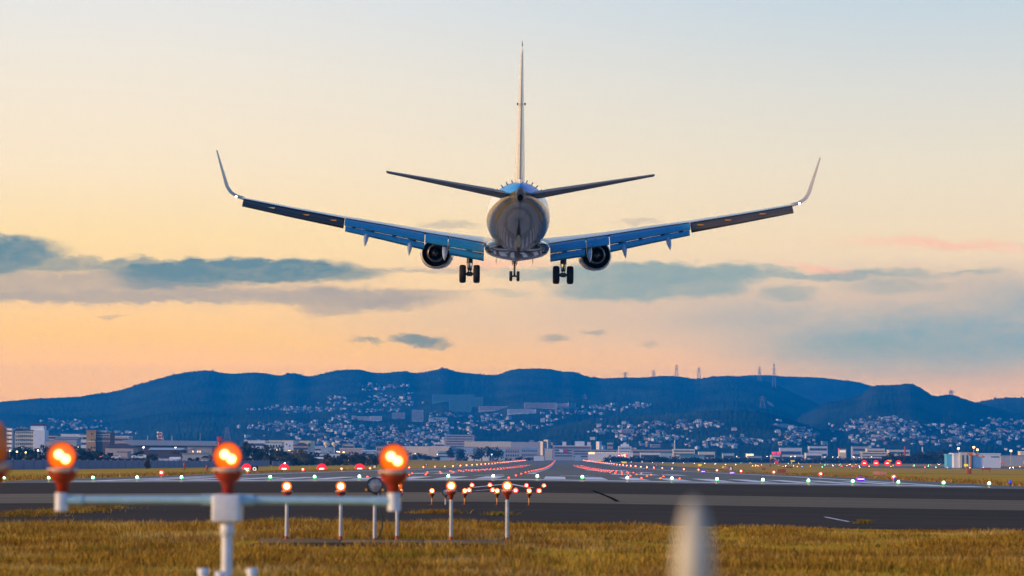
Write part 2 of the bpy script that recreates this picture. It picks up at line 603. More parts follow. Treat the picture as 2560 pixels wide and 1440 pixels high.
for x0, y0, x1, y1 in ((-22, 92, -14, 93.5), (-14, 93.5, -9, 97), (9, 88.5, 21, 88.1)):
    stripe(cr, (x0, y0), (x1, y1), .12, 0.020)
tag(cr.build('pavement_cracks', M_CRACK), kind='structure')
# taxiways and the second runway on the right
sheet('parallel_taxiway', 150, 900, 1150, 1500, 0.02, M_RWY)
sheet('far_taxiway', 40, 1400, 2050, 2600, 0.02, M_RWY)
sheet('near_taxiway_strip', 36, 60, 700, 2050, 0.02, M_RWY)
sheet('service_road', 60, 400, 560, 575, 0.02, M_ASPH)

# ------------------------------------------------------------------ hills
RIDGES = [
    # (distance of ridge, distance of foot, [(px, py)...])
    (7600, 3900, [(-900, 1050), (-300, 1015), (0, 1003), (100, 995), (150, 993), (200, 991), (240, 984), (280, 979), (310, 971), (340, 961), (400, 944), (430, 935), (450, 931), (480, 927), (515, 924), (540, 927), (560, 932), (600, 933), (645, 930),
                  (670, 933), (700, 939), (720, 932), (740, 932), (775, 941), (800, 934), (840, 925), (890, 922), (910, 924), (930, 931), (975, 931), (1010, 926), (1045, 932), (1080, 926), (1112, 919), (1150, 930), (1200, 935),
                  (1248, 937), (1265, 928), (1290, 922), (1340, 920), (1385, 923), (1405, 929), (1425, 926), (1440, 931), (1465, 940), (1500, 946), (1560, 943), (1610, 943), (1650, 940), (1690, 939), (1725, 945), (1745, 947), (1790, 940), (1830, 939), (1865, 944), (1900, 949), (1940, 960),
                  (1990, 985), (2050, 1012), (2120, 1040), (2300, 1080), (2700, 1110), (3300, 1120)]),
    (9000, 7600, [(1500, 1100), (1740, 980), (1800, 950), (1840, 940), (1880, 937), (1920, 937), (1960, 940), (2030, 942), (2090, 948), (2110, 949), (2150, 956), (2190, 968), (2260, 1000), (2400, 1060), (2700, 1100)]),
    (6100, 3900, [(1900, 1110), (2000, 1040), (2060, 1008), (2100, 1000), (2150, 990), (2172, 969), (2195, 963), (2225, 963), (2252, 962), (2275, 957), (2290, 963), (2310, 976), (2335, 993), (2365, 986), (2385, 988), (2405, 996), (2425, 1003), (2440, 1008), (2520, 1030), (2640, 1050), (2900, 1075), (3300, 1090)]),
    (7000, 5000, [(2250, 1090), (2380, 1020), (2440, 1006), (2470, 998), (2510, 993), (2560, 992), (2620, 984), (2750, 975), (3000, 985), (3300, 1000)]),
    (5000, 3700, [(1250, 1135), (1330, 1090), (1400, 1062), (1480, 1045), (1560, 1040), (1650, 1034), (1750, 1026), (1830, 1022), (1900, 1026), (1960, 1040), (2020, 1062), (2100, 1090), (2220, 1120)]),
    (4700, 3700, [(500, 1130), (560, 1100), (640, 1078), (760, 1070), (860, 1074), (950, 1092), (1040, 1112), (1120, 1130)]),
]


def horizon(px):
    return 1147 + (px - 1398) * 0.00576


_hx = np.arange(-900, 3301, 3.0)
_hr = np.random.RandomState(3)


def fbm1(x, base, oct_=5, seed=0):
    r = np.random.RandomState(seed)
    o, a, f = 0, 1.0, 1.0 / base
    for _ in range(oct_):
        t = r.uniform(-1, 1, 4096)
        k = (x * f) % 4095
        i = k.astype(int)
        fr = k - i
        fr = fr * fr * (3 - 2 * fr)
        o = o + a * (t[i] * (1 - fr) + t[(i + 1) % 4096] * fr)
        a *= .55
        f *= 2.03
    return o


_RZ = []
for k, (D, F0, prof) in enumerate(RIDGES):
    py = np.interp(_hx, [p[0] for p in prof], [p[1] for p in prof])
    z = (horizon(_hx) - py) / FPX * D
    z = np.convolve(np.pad(z, 4, mode='edge'), np.ones(9) / 9, mode='valid')
    z = z + fbm1(_hx + 1000, 60, 4, k) * 0.7
    _RZ.append((D, F0, z))
_T2 = np.random.RandomState(11).uniform(-1, 1, (256, 256))


def fbm2(x, y, base, oct_=4):
    o, a, f = 0, 1.0, 1.0 / base
    for _ in range(oct_):
        kx, ky = (x * f) % 255, (y * f) % 255
        i, j = kx.astype(int), ky.astype(int)
        fx, fy = kx - i, ky - j
        fx, fy = fx * fx * (3 - 2 * fx), fy * fy * (3 - 2 * fy)
        o = o + a * ((_T2[i, j] * (1 - fx) + _T2[i + 1, j] * fx) * (1 - fy) + (_T2[i, j + 1] * (1 - fx) + _T2[i + 1, j + 1] * fx) * fy)
        a *= .5
        f *= 2.1
    return o


def hill_z(px, d):
    """height above eye level of the hills at bearing px (photo pixels), d metres away; arrays"""
    px, d = np.asarray(px, float), np.asarray(d, float)
    out = np.full(np.broadcast(px, d).shape, -3.0)
    gul = fbm2((px + 2000) * d / FPX, d, 620, 4)
    for D, F0, z in _RZ:
        zr = np.interp(px, _hx, z)
        t = np.clip((d - F0) / (D - F0), 0, 1)
        s = t ** 1.25 * (1 - 0.25 * np.sin(np.pi * t) * 0.4)
        h = -2.0 + (zr + 2.0) * s + gul * 24.0 * t * (1 - t) * 4
        bk = np.clip((d - D) / (0.25 * D), 0, 1)
        h = np.where(d > D, zr - bk * 90, h)
        out = np.maximum(out, h)
    return out


def bearing_xy(px, d):
    a = math.atan((px - 1398) / FPX)
    return CAM.x + d * math.tan(a), d


hd = np.concatenate([np.arange(3300, 4600, 45.), np.arange(4600, 6300, 60.), np.arange(6300, 9100, 40.), np.arange(9100, 10400, 100.)])
PX, DD = np.meshgrid(_hx, hd)
HZ = hill_z(PX, DD)
tree_n = fbm2(PX * 7.3 + 5000, DD * 1.7, 11, 2)
HZ = HZ + np.where(HZ > 4, tree_n * np.where(np.gradient(HZ, axis=0) > 0.6, 1.4, 4.0), 0)
XX = CAM.x + DD * (PX - 1398) / FPX
co = np.stack([XX, DD, HZ + CAM.z], -1).reshape(-1, 3)
nx_, ny_ = PX.shape[1], PX.shape[0]
idx = np.arange(nx_ * ny_).reshape(ny_, nx_)
quads = np.stack([idx[:-1, :-1], idx[:-1, 1:], idx[1:, 1:], idx[1:, :-1]], -1).reshape(-1, 4)
hm = bpy.data.meshes.new('hills')
hm.vertices.add(len(co))
hm.vertices.foreach_set('co', co.ravel())
hm.loops.add(quads.size)
hm.loops.foreach_set('vertex_index', quads.ravel().astype(np.int32))
hm.polygons.add(len(quads))
hm.polygons.foreach_set('loop_start', np.arange(0, quads.size, 4, dtype=np.int32))
hm.polygons.foreach_set('loop_total', np.full(len(quads), 4, dtype=np.int32))
hm.update(calc_edges=True)


def scar(N, pos, c):
    """bare earth cut into the wooded slope"""
    o = c
    w1, _ = N.noise(pos, 0.02, 3, 0.6)
    for (px, py, rx, ry) in ((1968, 1066, 46, 9), (1945, 1064, 18, 7), (1925, 1010, 6, 10)):
        d_ = hit(px, py)
        if d_ is None:
            continue
        x0 = CAM.x + d_ * (px - 1398) / FPX
        x, y, z = N.xyz(pos)
        a = N.m('DIVIDE', N.m('SUBTRACT', x, x0), rx / FPX * d_)
        zc = CAM.z + (horizon(px) - py) / FPX * d_
        b = N.m('DIVIDE', N.m('SUBTRACT', z, zc), ry / FPX * d_)
        q = N.m('SQRT', N.m('ADD', N.m('MULTIPLY', a, a), N.m('MULTIPLY', b, b)))
        q = N.m('ADD', q, N.m('MULTIPLY', N.m('SUBTRACT', w1, 0.5), 1.2))
        o = N.mix(N.smooth(q, 1.0, 0.75), o, (0.42, 0.34, 0.28, 1))
    return o


_hd2 = np.arange(3400, 9000, 12.0)


def hit(px, py):
    """distance at which the hillside is seen at a photo pixel"""
    need = (horizon(px) - py) / FPX * _hd2
    h = hill_z(np.full_like(_hd2, px), _hd2)
    w = np.nonzero(h >= need)[0]
    return float(_hd2[w[0]]) if len(w) else None


M_HILL = ground_mat('wooded_hillside', (0.003, 0.007, 0.004), (0.085, 0.115, 0.050), 0.006, (1, .5, 3), 0.95, 0.0, scar)
hm.materials.append(M_HILL)
ho = bpy.data.objects.new('hills', hm)
COL.objects.link(ho)
tag(ho, kind='structure')

# ------------------------------------------------------------------ the air
HAZE_DENS, HAZE_COL = 0.00015, (0.0, 0.32, 1.0)
hz = MB().box((-4200, -250, -6), (4200, 10900, 390)).build('haze', bpy.data.materials.new('haze_air'))
tag(hz, kind='stuff')
hmt = hz.data.materials[0]
hmt.use_nodes = True
N = NT(hmt.node_tree)
N.n.remove(N.n['Principled BSDF'])
pv = N.new('ShaderNodeVolumePrincipled')
pv.inputs['Color'].default_value = (*HAZE_COL, 1)
pv.inputs['Density'].default_value = HAZE_DENS
pv.inputs['Anisotropy'].default_value = 0.1
N.l.new(pv.outputs[0], N.n['Material Output'].inputs['Volume'])
# ------------------------------------------------------------------ airliner
# local frame: y forward (0 at the main wheels), x right, z up (0 on the fuselage axis)
AC_D, AC_PITCH = 152.0, R(5.0)
pl = thing('airliner', 'white twin-engined airliner with blue tail top landing, wheels and flaps down', 'airliner')
pc = P(1289.5, 1147, AC_D)
pl.location = (pc.x, AC_D, CAM.z + 14.72)
pl.rotation_euler = (AC_PITCH, R(0.33), R(1.5))

# skin paint: blue crown on the tail, white flanks, grey belly
m_ = bpy.data.materials.new('airliner_skin')
m_.use_nodes = True
N = NT(m_.node_tree)
b = N.n['Principled BSDF']
t = N.new('ShaderNodeTexCoord')
x, y, z = N.xyz(t.outputs['Object'])
lvl = N.m('MULTIPLY_ADD', y, 0.02, 1.40)
crown = N.smooth(N.m('SUBTRACT', z, lvl), -0.02, 0.02)
cc = N.mix(crown, lin(238, 236, 232), lin(0, 140, 226))
f, _ = N.noise(N.vscale(t.outputs['Object'], 1, 0.35, 1), 1.3, 5, 0.6)
grey = N.ramp(f, [(0.3, lin(70, 66, 48)), (0.7, lin(92, 86, 64))])  # grey paint, with the olive of the reflected ground tinted in
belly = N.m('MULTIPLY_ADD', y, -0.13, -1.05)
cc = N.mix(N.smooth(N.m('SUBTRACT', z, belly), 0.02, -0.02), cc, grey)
# panel joints
pj = N.m('SMOOTH_MIN', 1.0, N.m('ABSOLUTE', N.m('SUBTRACT', N.m('FRACT', N.m('DIVIDE', y, 1.9)), 0.5)), 0.0)
cc = N.mix(N.smooth(pj, 0.008, 0.0, 0, 0.35), cc, (0.1, 0.1, 0.1, 1))
N.put(b.inputs['Base Color'], cc)
b.inputs['Roughness'].default_value = 0.26
N.put(b.inputs['Coat Weight'], N.m('MULTIPLY_ADD', crown, -0.35, 0.35))
N.put(b.inputs['Specular IOR Level'], N.m('MULTIPLY_ADD', crown, -0.42, 0.5))
b.inputs['Coat Roughness'].default_value = 0.07
M_SKIN = m_
M_WING = mat('wing_grey_paint', (0.30, 0.36, 0.42), 0.22, coat=0.3, noise=(0.9, 0.9, 1.08, (1, 3, 1)))
M_FLAP = mat('flap_blue_grey_paint', (0.02, 0.27, 0.46), 0.28, coat=0.3, noise=(0.7, 0.88, 1.08, (1, 3, 1)))  # grey flaps, the blue sky they mirror put into their colour
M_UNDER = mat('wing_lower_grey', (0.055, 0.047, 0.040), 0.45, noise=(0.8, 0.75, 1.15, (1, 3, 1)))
M_TAILG = mat('tailplane_grey', (0.085, 0.072, 0.078), 0.4, noise=(0.8, 0.85, 1.12, (1, 3, 1)))
M_FIN = mat('fin_white_paint', (0.66, 0.62, 0.56), 0.3, coat=0.3, noise=(0.4, 0.93, 1.04))
M_NAC = mat('nacelle_white_gloss', (0.52, 0.52, 0.51), 0.14, coat=0.6, noise=(0.6, 0.93, 1.04))
M_DARKM = mat('hot_dark_metal', (0.035, 0.032, 0.03), 0.35, 0.8, noise=(3, 0.7, 1.3))
M_NOZ = mat('nozzle_metal', (0.20, 0.175, 0.14), 0.32, 0.9, noise=(2, 0.8, 1.2))
M_TYRE = mat('tyre_rubber', (0.012, 0.012, 0.013), 0.75, noise=(6, 0.8, 1.3))
M_HUB = mat('wheel_hub_metal', (0.25, 0.25, 0.26), 0.4, 0.6)
M_STRUT = mat('landing_gear_dark', (0.07, 0.065, 0.065), 0.45, 0.3, noise=(5, 0.7, 1.3))
M_CHROME = mat('polished_strut', (0.75, 0.75, 0.76), 0.12, 1.0)
M_BLACK = mat('matt_black', (0.008, 0.008, 0.008), 0.7)
M_SEAL = mat('dark_gap_seal', (0.012, 0.012, 0.03), 0.6)
M_AMBER = mat('amber_mark', (0.75, 0.30, 0.02), 0.4)
M_NAVW = mat('white_position_light', (1, 1, 1), 0.3, emit=(1.0, 0.92, 0.95), estr=14)

# fuselage
FS = [(19.6, .05, -.52, -.68), (19.25, .48, -.16, -1.02), (18.4, .95, .42, -1.42), (17.2, 1.32, 1.05, -1.7), (15.8, 1.62, 1.62, -1.88), (14.2, 1.8, 1.92, -1.97), (12, 1.88, 2.0, -2.0),
      (6, 1.88, 2, -2), (0, 1.88, 2, -2), (-5, 1.88, 2, -2), (-6.5, 1.875, 2, -1.96), (-8, 1.85, 2.0, -1.82), (-9.5, 1.79, 2.0, -1.56), (-11, 1.68, 1.985, -1.22), (-12.5, 1.52, 1.965, -.84), (-14, 1.30, 1.93, -.42),
      (-15.5, 1.03, 1.88, 0.0), (-16.7, .78, 1.82, .30), (-17.7, .54, 1.74, .52), (-18.4, .36, 1.62, .64), (-18.75, .26, 1.52, .70)]


def fus_at(s):
    ks = [-f_[0] for f_ in FS]
    return tuple(float(np.interp(-s, ks, [f_[i] for f_ in FS])) for i in (1, 2, 3))


fb = MB()
rr = []
ss = sorted({*[f_[0] for f_ in FS], *np.arange(-18, 12, 0.75)}, reverse=True)
for s_ in ss:
    w, zt, zb = fus_at(s_)
    zc, h = (zt + zb) / 2, (zt - zb) / 2
    rr.append([Vector((w * math.cos(k * 2 * math.pi / 64), s_, zc + h * math.sin(k * 2 * math.pi / 64))) for k in range(64)])
fb.rings(rr)
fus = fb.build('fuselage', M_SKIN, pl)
# belly fairing between the wings
bf = MB()
rr = []
for s_, w, zb, zt in ((7.5, .5, -2.02, -1.6), (6.5, 1.3, -2.2, -1.4), (5, 1.75, -2.42, -1.3), (2.5, 1.96, -2.58, -1.25), (0, 1.98, -2.62, -1.25), (-2.5, 1.96, -2.58, -1.25), (-4, 1.9, -2.45, -1.3), (-5.2, 1.7, -2.22, -1.35), (-6.2, 1.2, -2.0, -1.45), (-6.9, .4, -1.85, -1.55)):
    ring = []
    for k in range(48):
        a = k * 2 * math.pi / 48
        c, q = math.cos(a), math.sin(a)
        ex_ = 0.55
        px_ = w * (abs(c) ** ex_) * (1 if c >= 0 else -1)
        pz_ = (abs(q) ** ex_) * (1 if q >= 0 else -1)
        zc, h = (zt + zb) / 2, (zt - zb) / 2
        vdrop = 0.0 if pz_ > 0 else (abs(px_) / max(w, .01)) * 0.28
        ring.append(Vector((px_, s_, zc + h * pz_ + vdrop)))
    rr.append(ring)
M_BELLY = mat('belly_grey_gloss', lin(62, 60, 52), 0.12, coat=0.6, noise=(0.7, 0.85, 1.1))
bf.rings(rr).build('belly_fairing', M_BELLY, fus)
# tail cone end with the exhaust of the auxiliary engine
ap = MB()
rr = []
for s_, w, zt, zb in ((-18.6, .29, 1.58, .66), (-19.0, .24, 1.52, .68), (-19.35, .20, 1.44, .70)):
    rr.append([Vector((w * math.cos(k * 2 * math.pi / 24), s_, (zt + zb) / 2 + (zt - zb) / 2 * math.sin(k * 2 * math.pi / 24))) for k in range(24)])
inner = [Vector((.15 * math.cos(k * 2 * math.pi / 24), -19.35, .96 + .20 * math.sin(k * 2 * math.pi / 24))) for k in range(24)]
deep = [Vector((.13 * math.cos(k * 2 * math.pi / 24), -18.9, .97 + .17 * math.sin(k * 2 * math.pi / 24))) for k in range(24)]
ap.rings(rr, 0, True, False, False)
ap.rings([rr[-1], inner], 0, False, False, False)
ap.rings([inner, deep], 1, True, False, True)
ap.build('exhaust_cone', [M_STRUT, M_BLACK], fus)
# tail skid
sk = MB()
rr = []
for s_, w, zt, zb in ((-9.6, .05, -1.55, -1.62), (-10.2, .17, -1.30, -1.85), (-10.8, .2, -1.18, -1.98), (-11.4, .18, -1.05, -1.95), (-11.8, .12, -.98, -1.85)):
    rr.append([Vector((w * math.cos(k * 2 * math.pi / 20), s_, (zt + zb) / 2 + (zt - zb) / 2 * math.sin(k * 2 * math.pi / 20))) for k in range(20)])
sk.rings(rr)
sk.box((-.08, -11.86, -1.98), (.08, -11.6, -1.72), 1)
sk.build('tail_skid', [M_NOZ, M_BLACK], fus)
# row of vortex generators across the tail crown
for a in (-52, -40, -28, -16, 16, 28, 40, 52):
    w, zt, zb = fus_at(-13.0)
    th = R(90 - a)
    c = Vector((w * math.cos(th), -13.0, (zt + zb) / 2 + (zt - zb) / 2 * math.sin(th)))
    nrm = Vector((math.cos(th), 0, math.sin(th)))
    tn = Vector((-nrm.z, 0, nrm.x))
    q = MB()
    pts = [c - Vector((0, .25, 0)), c + Vector((0, .25, 0)), c + nrm * .16 + Vector((0, -.22, 0))]
    q.add([p + tn * .03 for p in pts] + [p - tn * .03 for p in pts], [(0, 1, 2), (3, 5, 4), (0, 3, 4, 1), (1, 4, 5, 2), (2, 5, 3, 0)])
    q.build('vortex_generator', M_SEAL, fus)
for (ax, ay, h) in ((-1.25, 2.5, .34), (1.05, 3.5, .36), (0.0, -4.6, .22)):
    q = MB()
    zb = -2.45 if ax else -2.2
    q.add([(ax - .02, ay - .2, zb), (ax + .02, ay - .2, zb), (ax + .02, ay + .2, zb), (ax - .02, ay + .2, zb), (ax - .015, ay - .25, zb - h), (ax + .015, ay - .25, zb - h), (ax + .015, ay - .05, zb - h), (ax - .015, ay - .05, zb - h)],
          [(0, 3, 2, 1), (4, 5, 6, 7), (0, 1, 5, 4), (1, 2, 6, 5), (2, 3, 7, 6), (3, 0, 4, 7)])
    q.build('antenna', M_STRUT, fus)
# cabin windows and a door outline on each flank
for sx in (-1, 1):
    for k in range(34):
        q = MB()
        s_ = 13.2 - k * .62
        w, zt, zb = fus_at(s_)
        for dy in (0,):
            zc = (zt + zb) / 2
            zz = [(.34, .62)][0]
            vs_ = []
            for (yy, z_) in ((-.13, zz[0]), (.13, zz[0]), (.13, zz[1]), (-.13, zz[1])):
                xx = w * math.sqrt(max(0, 1 - ((z_ - zc) / ((zt - zb) / 2)) ** 2)) + .006
                vs_.append((sx * xx, s_ + yy, z_))
            q.add(vs_, [(0, 1, 2, 3) if sx > 0 else (3, 2, 1, 0)])
        q.build('cabin_window', M_BLACK, fus)


def foil(le, te, z, th, inc=0.0, camber=0.02, n=14, x=0.0):
    """closed section: leading edge at y=le, trailing edge at y=te (te<le)"""
    c = le - te
    up, lo = [], []
    for k in range(n + 1):
        t_ = (1 - math.cos(math.pi * k / n)) / 2
        yt = 5 * (0.2969 * math.sqrt(t_) - 0.126 * t_ - 0.3516 * t_ ** 2 + 0.2843 * t_ ** 3 - 0.1015 * t_ ** 4) * th
        cm = camber * c * 4 * t_ * (1 - t_)
        tw = -(t_ - 1) * c * math.tan(inc)
        up.append(Vector((x, le - t_ * c, z + cm + yt + tw)))
        lo.append(Vector((x, le - t_ * c, z + cm - yt + tw)))
    return up + lo[::-1]


# the wing: x, leading edge, hinge line, height of hinge line, thickness
WS = [(1.2, 7.2, -2.05, -1.66, .72), (1.95, 6.6, -2.05, -1.50, .64), (3.6, 5.6, -2.1, -1.22, .46), (5.5, 4.4, -2.3, -.93, .34), (8.0, 2.75, -3.0, -.50, .27), (10.4, 1.1, -3.7, -.12, .22), (13.5, -1.0, -4.55, .42, .18), (16.5, -3.05, -5.35, .98, .15)]


def ws(x):
    return [float(np.interp(x, [w[0] for w in WS], [w[i] for w in WS])) for i in range(5)]


def panel(mb, x0, x1, fn, n=10, mi=0):
    """sweep a closed section fn(x) from x0 to x1"""
    mb.rings([fn(x0 + (x1 - x0) * k / n) for k in range(n + 1)], mi, True)


def build_wing(sx):
    fl = lambda pts: [Vector((sx * p.x, p.y, p.z)) for p in pts]
    wb = MB()
    rings = []
    for k in range(41):
        x_ = 1.2 + (16.5 - 1.2) * k / 40
        _, le, te, z_, th = ws(x_)
        rings.append(fl(foil(le, te, z_, th, R(-.5), 0.012, 14, x_)))
    wb.rings(rings if sx > 0 else [r[::-1] for r in rings])
    wg = wb.build('wing', M_WING, pl)
    # hinge gap
    hb = MB()
    hr = []
    for k in range(21):
        x_ = 2.0 + 8.3 * k / 20
        _, le, te, z_, th = ws(x_)
        hr.append([Vector((sx * x_, te + dy_, z_ + dz_)) for dy_, dz_ in ((.18, .03), (-.05, .0), (-.05, -.09), (.18, -.12))])
    hb.rings(hr, 0, False).build('spoiler_gap', M_SEAL, wg)
    # slotted flaps: a fore and an aft plate, drooped
    for (x0, x1, aft) in ((2.0, 4.15, True), (4.2, 5.55, False), (5.6, 10.35, True)):
        fo, af = MB(), MB()
        sc = lambda x: 1.0 if x < 5 else 1.0 - (x - 5) * 0.055
        def fore(x_):
            _, le, te, z_, th = ws(x_)
            k_ = sc(x_)
            a, b_ = Vector((x_, te - .08, z_ - .06)), Vector((x_, te - 1.0 * k_, z_ - .62 * k_))
            nn = Vector((0, -.52, .85)) * .0
            t1, t2 = Vector((0, -.05, .07)), Vector((0, .06, -.09))
            return fl([a + t1 * .5, (a * .7 + b_ * .3) + t1, (a * .3 + b_ * .7) + t1 * .8, b_, (a * .3 + b_ * .7) + t2, (a * .7 + b_ * .3) + t2 * 1.4, a + t2])
        def aft_(x_):
            _, le, te, z_, th = ws(x_)
            k_ = sc(x_)
            a, b_ = Vector((x_, te - .99 * k_, z_ - .66 * k_)), Vector((x_, te - 1.45 * k_, z_ - 1.10 * k_))
            t1, t2 = Vector((0, -.05, .05)), Vector((0, .05, -.06))
            return fl([a + t1 * .5, (a + b_) / 2 + t1, b_, (a + b_) / 2 + t2, a + t2 * 1.3])
        panel(fo, x0, x1, fore, 8)
        o = fo.build('flap', M_FLAP, wg)
        if aft:
            panel(af, x0, x1 - .06, aft_, 8)
            if x0 < 3:
                for q_ in (x0 + .25, x0 + .6):
                    p = aft_(q_)[0]
                    af.box((p.x - .09, p.y - .06, p.z - .02), (p.x + .09, p.y + .04, p.z + .05), 1)
            else:
                for q_ in (6.2, 7.4, 8.7, 9.8):
                    p = aft_(q_)[0]
                    af.box((p.x - .12, p.y - .05, p.z - .02), (p.x + .12, p.y + .04, p.z + .06), 2)
            af.build('aft_flap', [M_FLAP, M_CHROME, M_SEAL], wg)
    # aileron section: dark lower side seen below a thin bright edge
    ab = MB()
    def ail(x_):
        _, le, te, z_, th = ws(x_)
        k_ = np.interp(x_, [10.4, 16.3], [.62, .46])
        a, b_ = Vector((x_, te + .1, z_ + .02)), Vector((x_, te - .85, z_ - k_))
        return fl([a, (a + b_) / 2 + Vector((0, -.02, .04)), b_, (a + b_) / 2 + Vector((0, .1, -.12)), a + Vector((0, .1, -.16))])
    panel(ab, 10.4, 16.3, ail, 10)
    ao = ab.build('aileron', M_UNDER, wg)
    for x_, m2 in ((11.0, M_AMBER), (12.6, M_AMBER), (14.6, M_AMBER if sx > 0 else M_CHROME)):
        r_ = ail(x_)
        p = r_[1]
        q = MB().box((p.x - .22, p.y - .06, p.z - .03), (p.x + .16, p.y - .005, p.z + .05))
        q.build('hinge_mark', m2, ao)
    # flap track fairings
    for x_, tip, wd in ((4.35, 1.35, .17), (6.45, 1.42, .165), (9.05, 1.34, .165)):
        _, le, te, z_, th = ws(x_)
        q = MB()
        rings = []
        for (dy_, w, zt, zb) in ((2.6, .03, -.22, -.30), (1.8, .12, -.2, -.5), (.6, wd, -.25, -.75), (-.6, wd, -.52, -1.0), (-1.4, wd * .92, -.85, -1.22), (-2.0, wd * .6, -1.05, -tip - .02), (-2.45, .03, -tip, -tip - .12)):
            zc, h = (zt + zb) / 2, (zt - zb) / 2
            rings.append([Vector((sx * x_ + w * math.cos(k * 2 * math.pi / 16), te + dy_, z_ + zc + h * math.sin(k * 2 * math.pi / 16))) for k in range(16)])
        q.rings(rings).build('flap_track_fairing', M_WING, wg)
    # winglet
    q = MB()
    rings = []
    for (x_, z_, le, te, th, nx, nz) in ((16.45, .99, -3.05, -5.4, .22, 0, 1), (16.85, 1.12, -3.4, -5.5, .19, -.25, .97), (17.15, 1.33, -3.7, -5.55, .17, -.6, .8), (17.36, 1.68, -4.0, -5.6, .15, -.92, .38), (17.5, 2.3, -4.5, -5.85, .12, -.985, .17), (17.66, 3.0, -5.1, -6.15, .08, -.985, .17), (17.82, 3.78, -5.8, -6.5, .03, -.985, .17)):
        r_ = foil(le, te, 0, th, R(.5), 0.0, 10, 0)
        ring = [Vector((sx * (x_ + p.z * nx), p.y, z_ + p.z * nz)) for p in r_]
        rings.append(ring)
    q.rings(rings).build('winglet', mat('winglet_grey', (0.26, 0.235, 0.25), 0.35), wg)
    MB().sphere((sx * 16.72, -5.52, 1.07), .055, 12, 0, (1, 1, 1.2)).build('position_light', M_NAVW, wg)


for sx in (-1, 1):
    build_wing(sx)


def build_engine(sx):
    ex_, ez = 5.07, -2.18
    q = MB()
    q.lathe([(.80, 9.0), (.92, 9.15), (1.0, 9.0), (1.07, 8.2), (1.10, 7.2), (1.07, 6.0), (.98, 5.0), (.885, 4.2), (.865, 4.2), (.84, 4.6), (.82, 5.4)], 'Y', (sx * ex_, 0, ez), 48)
    # flattened underside
    q.v = [(a, b_, c if c > ez - .9 else ez - .9 + (c - ez + .9) * .75) for a, b_, c in q.v]
    en = q.build('engine_nacelle', M_NAC, pl)
    q = MB()
    q.lathe([(.79, 4.3), (.82, 5.4), (.62, 5.35)], 'Y', (sx * ex_, 0, ez), 40)
    q.build('fan_duct', M_BLACK, en)
    MB().lathe([(.82, 8.6), (.05, 8.3)], 'Y', (sx * ex_, 0, ez), 40).build('fan', M_DARKM, en)
    q = MB()
    q.lathe([(.62, 5.4), (.60, 4.4), (.54, 3.6), (.46, 3.0), (.43, 3.0), (.45, 3.6), (.46, 4.0)], 'Y', (sx * ex_, 0, ez), 40)
    q.build('core_nozzle', M_NOZ, en)
    q = MB()
    q.lathe([(.46, 4.0), (.3, 3.95), (.27, 3.2), (.17, 2.7), (.04, 2.4)], 'Y', (sx * ex_, 0, ez), 32, cap1=True)
    q.build('exhaust_plug', M_DARKM, en)
    q = MB()
    q.box((sx * ex_ - .16, 1.2, ez + .5), (sx * ex_ + .16, 6.4, ez + 1.25), 0, .05)
    q.build('pylon', M_NOZ, en)


for sx in (-1, 1):
    build_engine(sx)

# fin and rudder
q = MB()
rings = []
for (z_, le, te, th) in ((1.7, -8.2, -17.2, .55), (2.2, -10.2, -17.3, .60), (3.0, -11.6, -17.55, .56), (5.0, -13.4, -18.2, .42), (7.2, -15.4, -18.9, .27), (8.95, -17.0, -19.45, .16), (9.12, -17.4, -19.5, .05)):
    rings.append([Vector((p.z, p.y, z_)) for p in foil(le, te, 0, th, 0, 0, 12, 0)])
q.rings([r[::-1] for r in rings])
fin = q.build('tail_fin', M_FIN, pl)
q = MB()
for (z0, z1, y0, y1, w0, w1) in ((2.05, 8.75, -16.6, -18.6, .34, .13),):
    vs_ = []
    for z_, ys_, w, L in ((z0, y0, w0, 1.35), (z1, y1, w1, .95)):
        vs_ += [(-w / 2, ys_, z_), (w / 2, ys_, z_), (w * .16, ys_ - L, z_), (-w * .16, ys_ - L, z_)]
    q.add(vs_, [(0, 3, 2, 1), (4, 5, 6, 7), (0, 1, 5, 4), (1, 2, 6, 5), (2, 3, 7, 6), (3, 0, 4, 7)])
q.build('rudder', mat('rudder_grey_white', (0.50, 0.47, 0.44), 0.3, coat=0.2, noise=(0.5, 0.93, 1.05)), fin)
q = MB()
for z_ in (6.05,):
    for sx in (-1, 1):
        q.box((sx * .20 - .04, -18.6, z_ - .05), (sx * .20 + .04, -17.9, z_ + .05))
q.build('rudder_hinge', M_STRUT, fin)
MB().tube([(0, -19.4, 9.1), (0, -19.6, 9.4)], [.05, .008], 8).build('fin_tip_probe', M_FIN, fin)

# tailplane
for sx in (-1, 1):
    q, e = MB(), MB()
    rings, er = [], []
    for k in range(9):
        t_ = k / 8
        x_ = .55 + 6.7 * t_
        le, te = -13.9 - 3.6 * t_ - .1, -17.2 - 1.15 * t_
        z_ = 1.18 + 1.12 * t_
        th = .48 * (1 - t_) + .13 * t_
        r_ = [Vector((sx * p.x, p.y, p.z)) for p in foil(le, te, z_, th, R(-.5), -.01, 12, x_)]
        rings.append(r_ if sx > 0 else r_[::-1])
        if 1 <= k:
            L = 1.0 * (1 - t_) + .55 * t_
            h = .17 * (1 - t_) + .06 * t_
            ring = [Vector((sx * x_, te + .12, z_ + h)), Vector((sx * x_, te - L, z_ + .01)), Vector((sx * x_, te - L, z_ - .02)), Vector((sx * x_, te + .12, z_ - h))]
            er.append(ring)
    tp = q.rings(rings).build('tailplane', M_TAILG, pl)
    e.rings(er, 0, False).build('elevator', M_TAILG, tp)


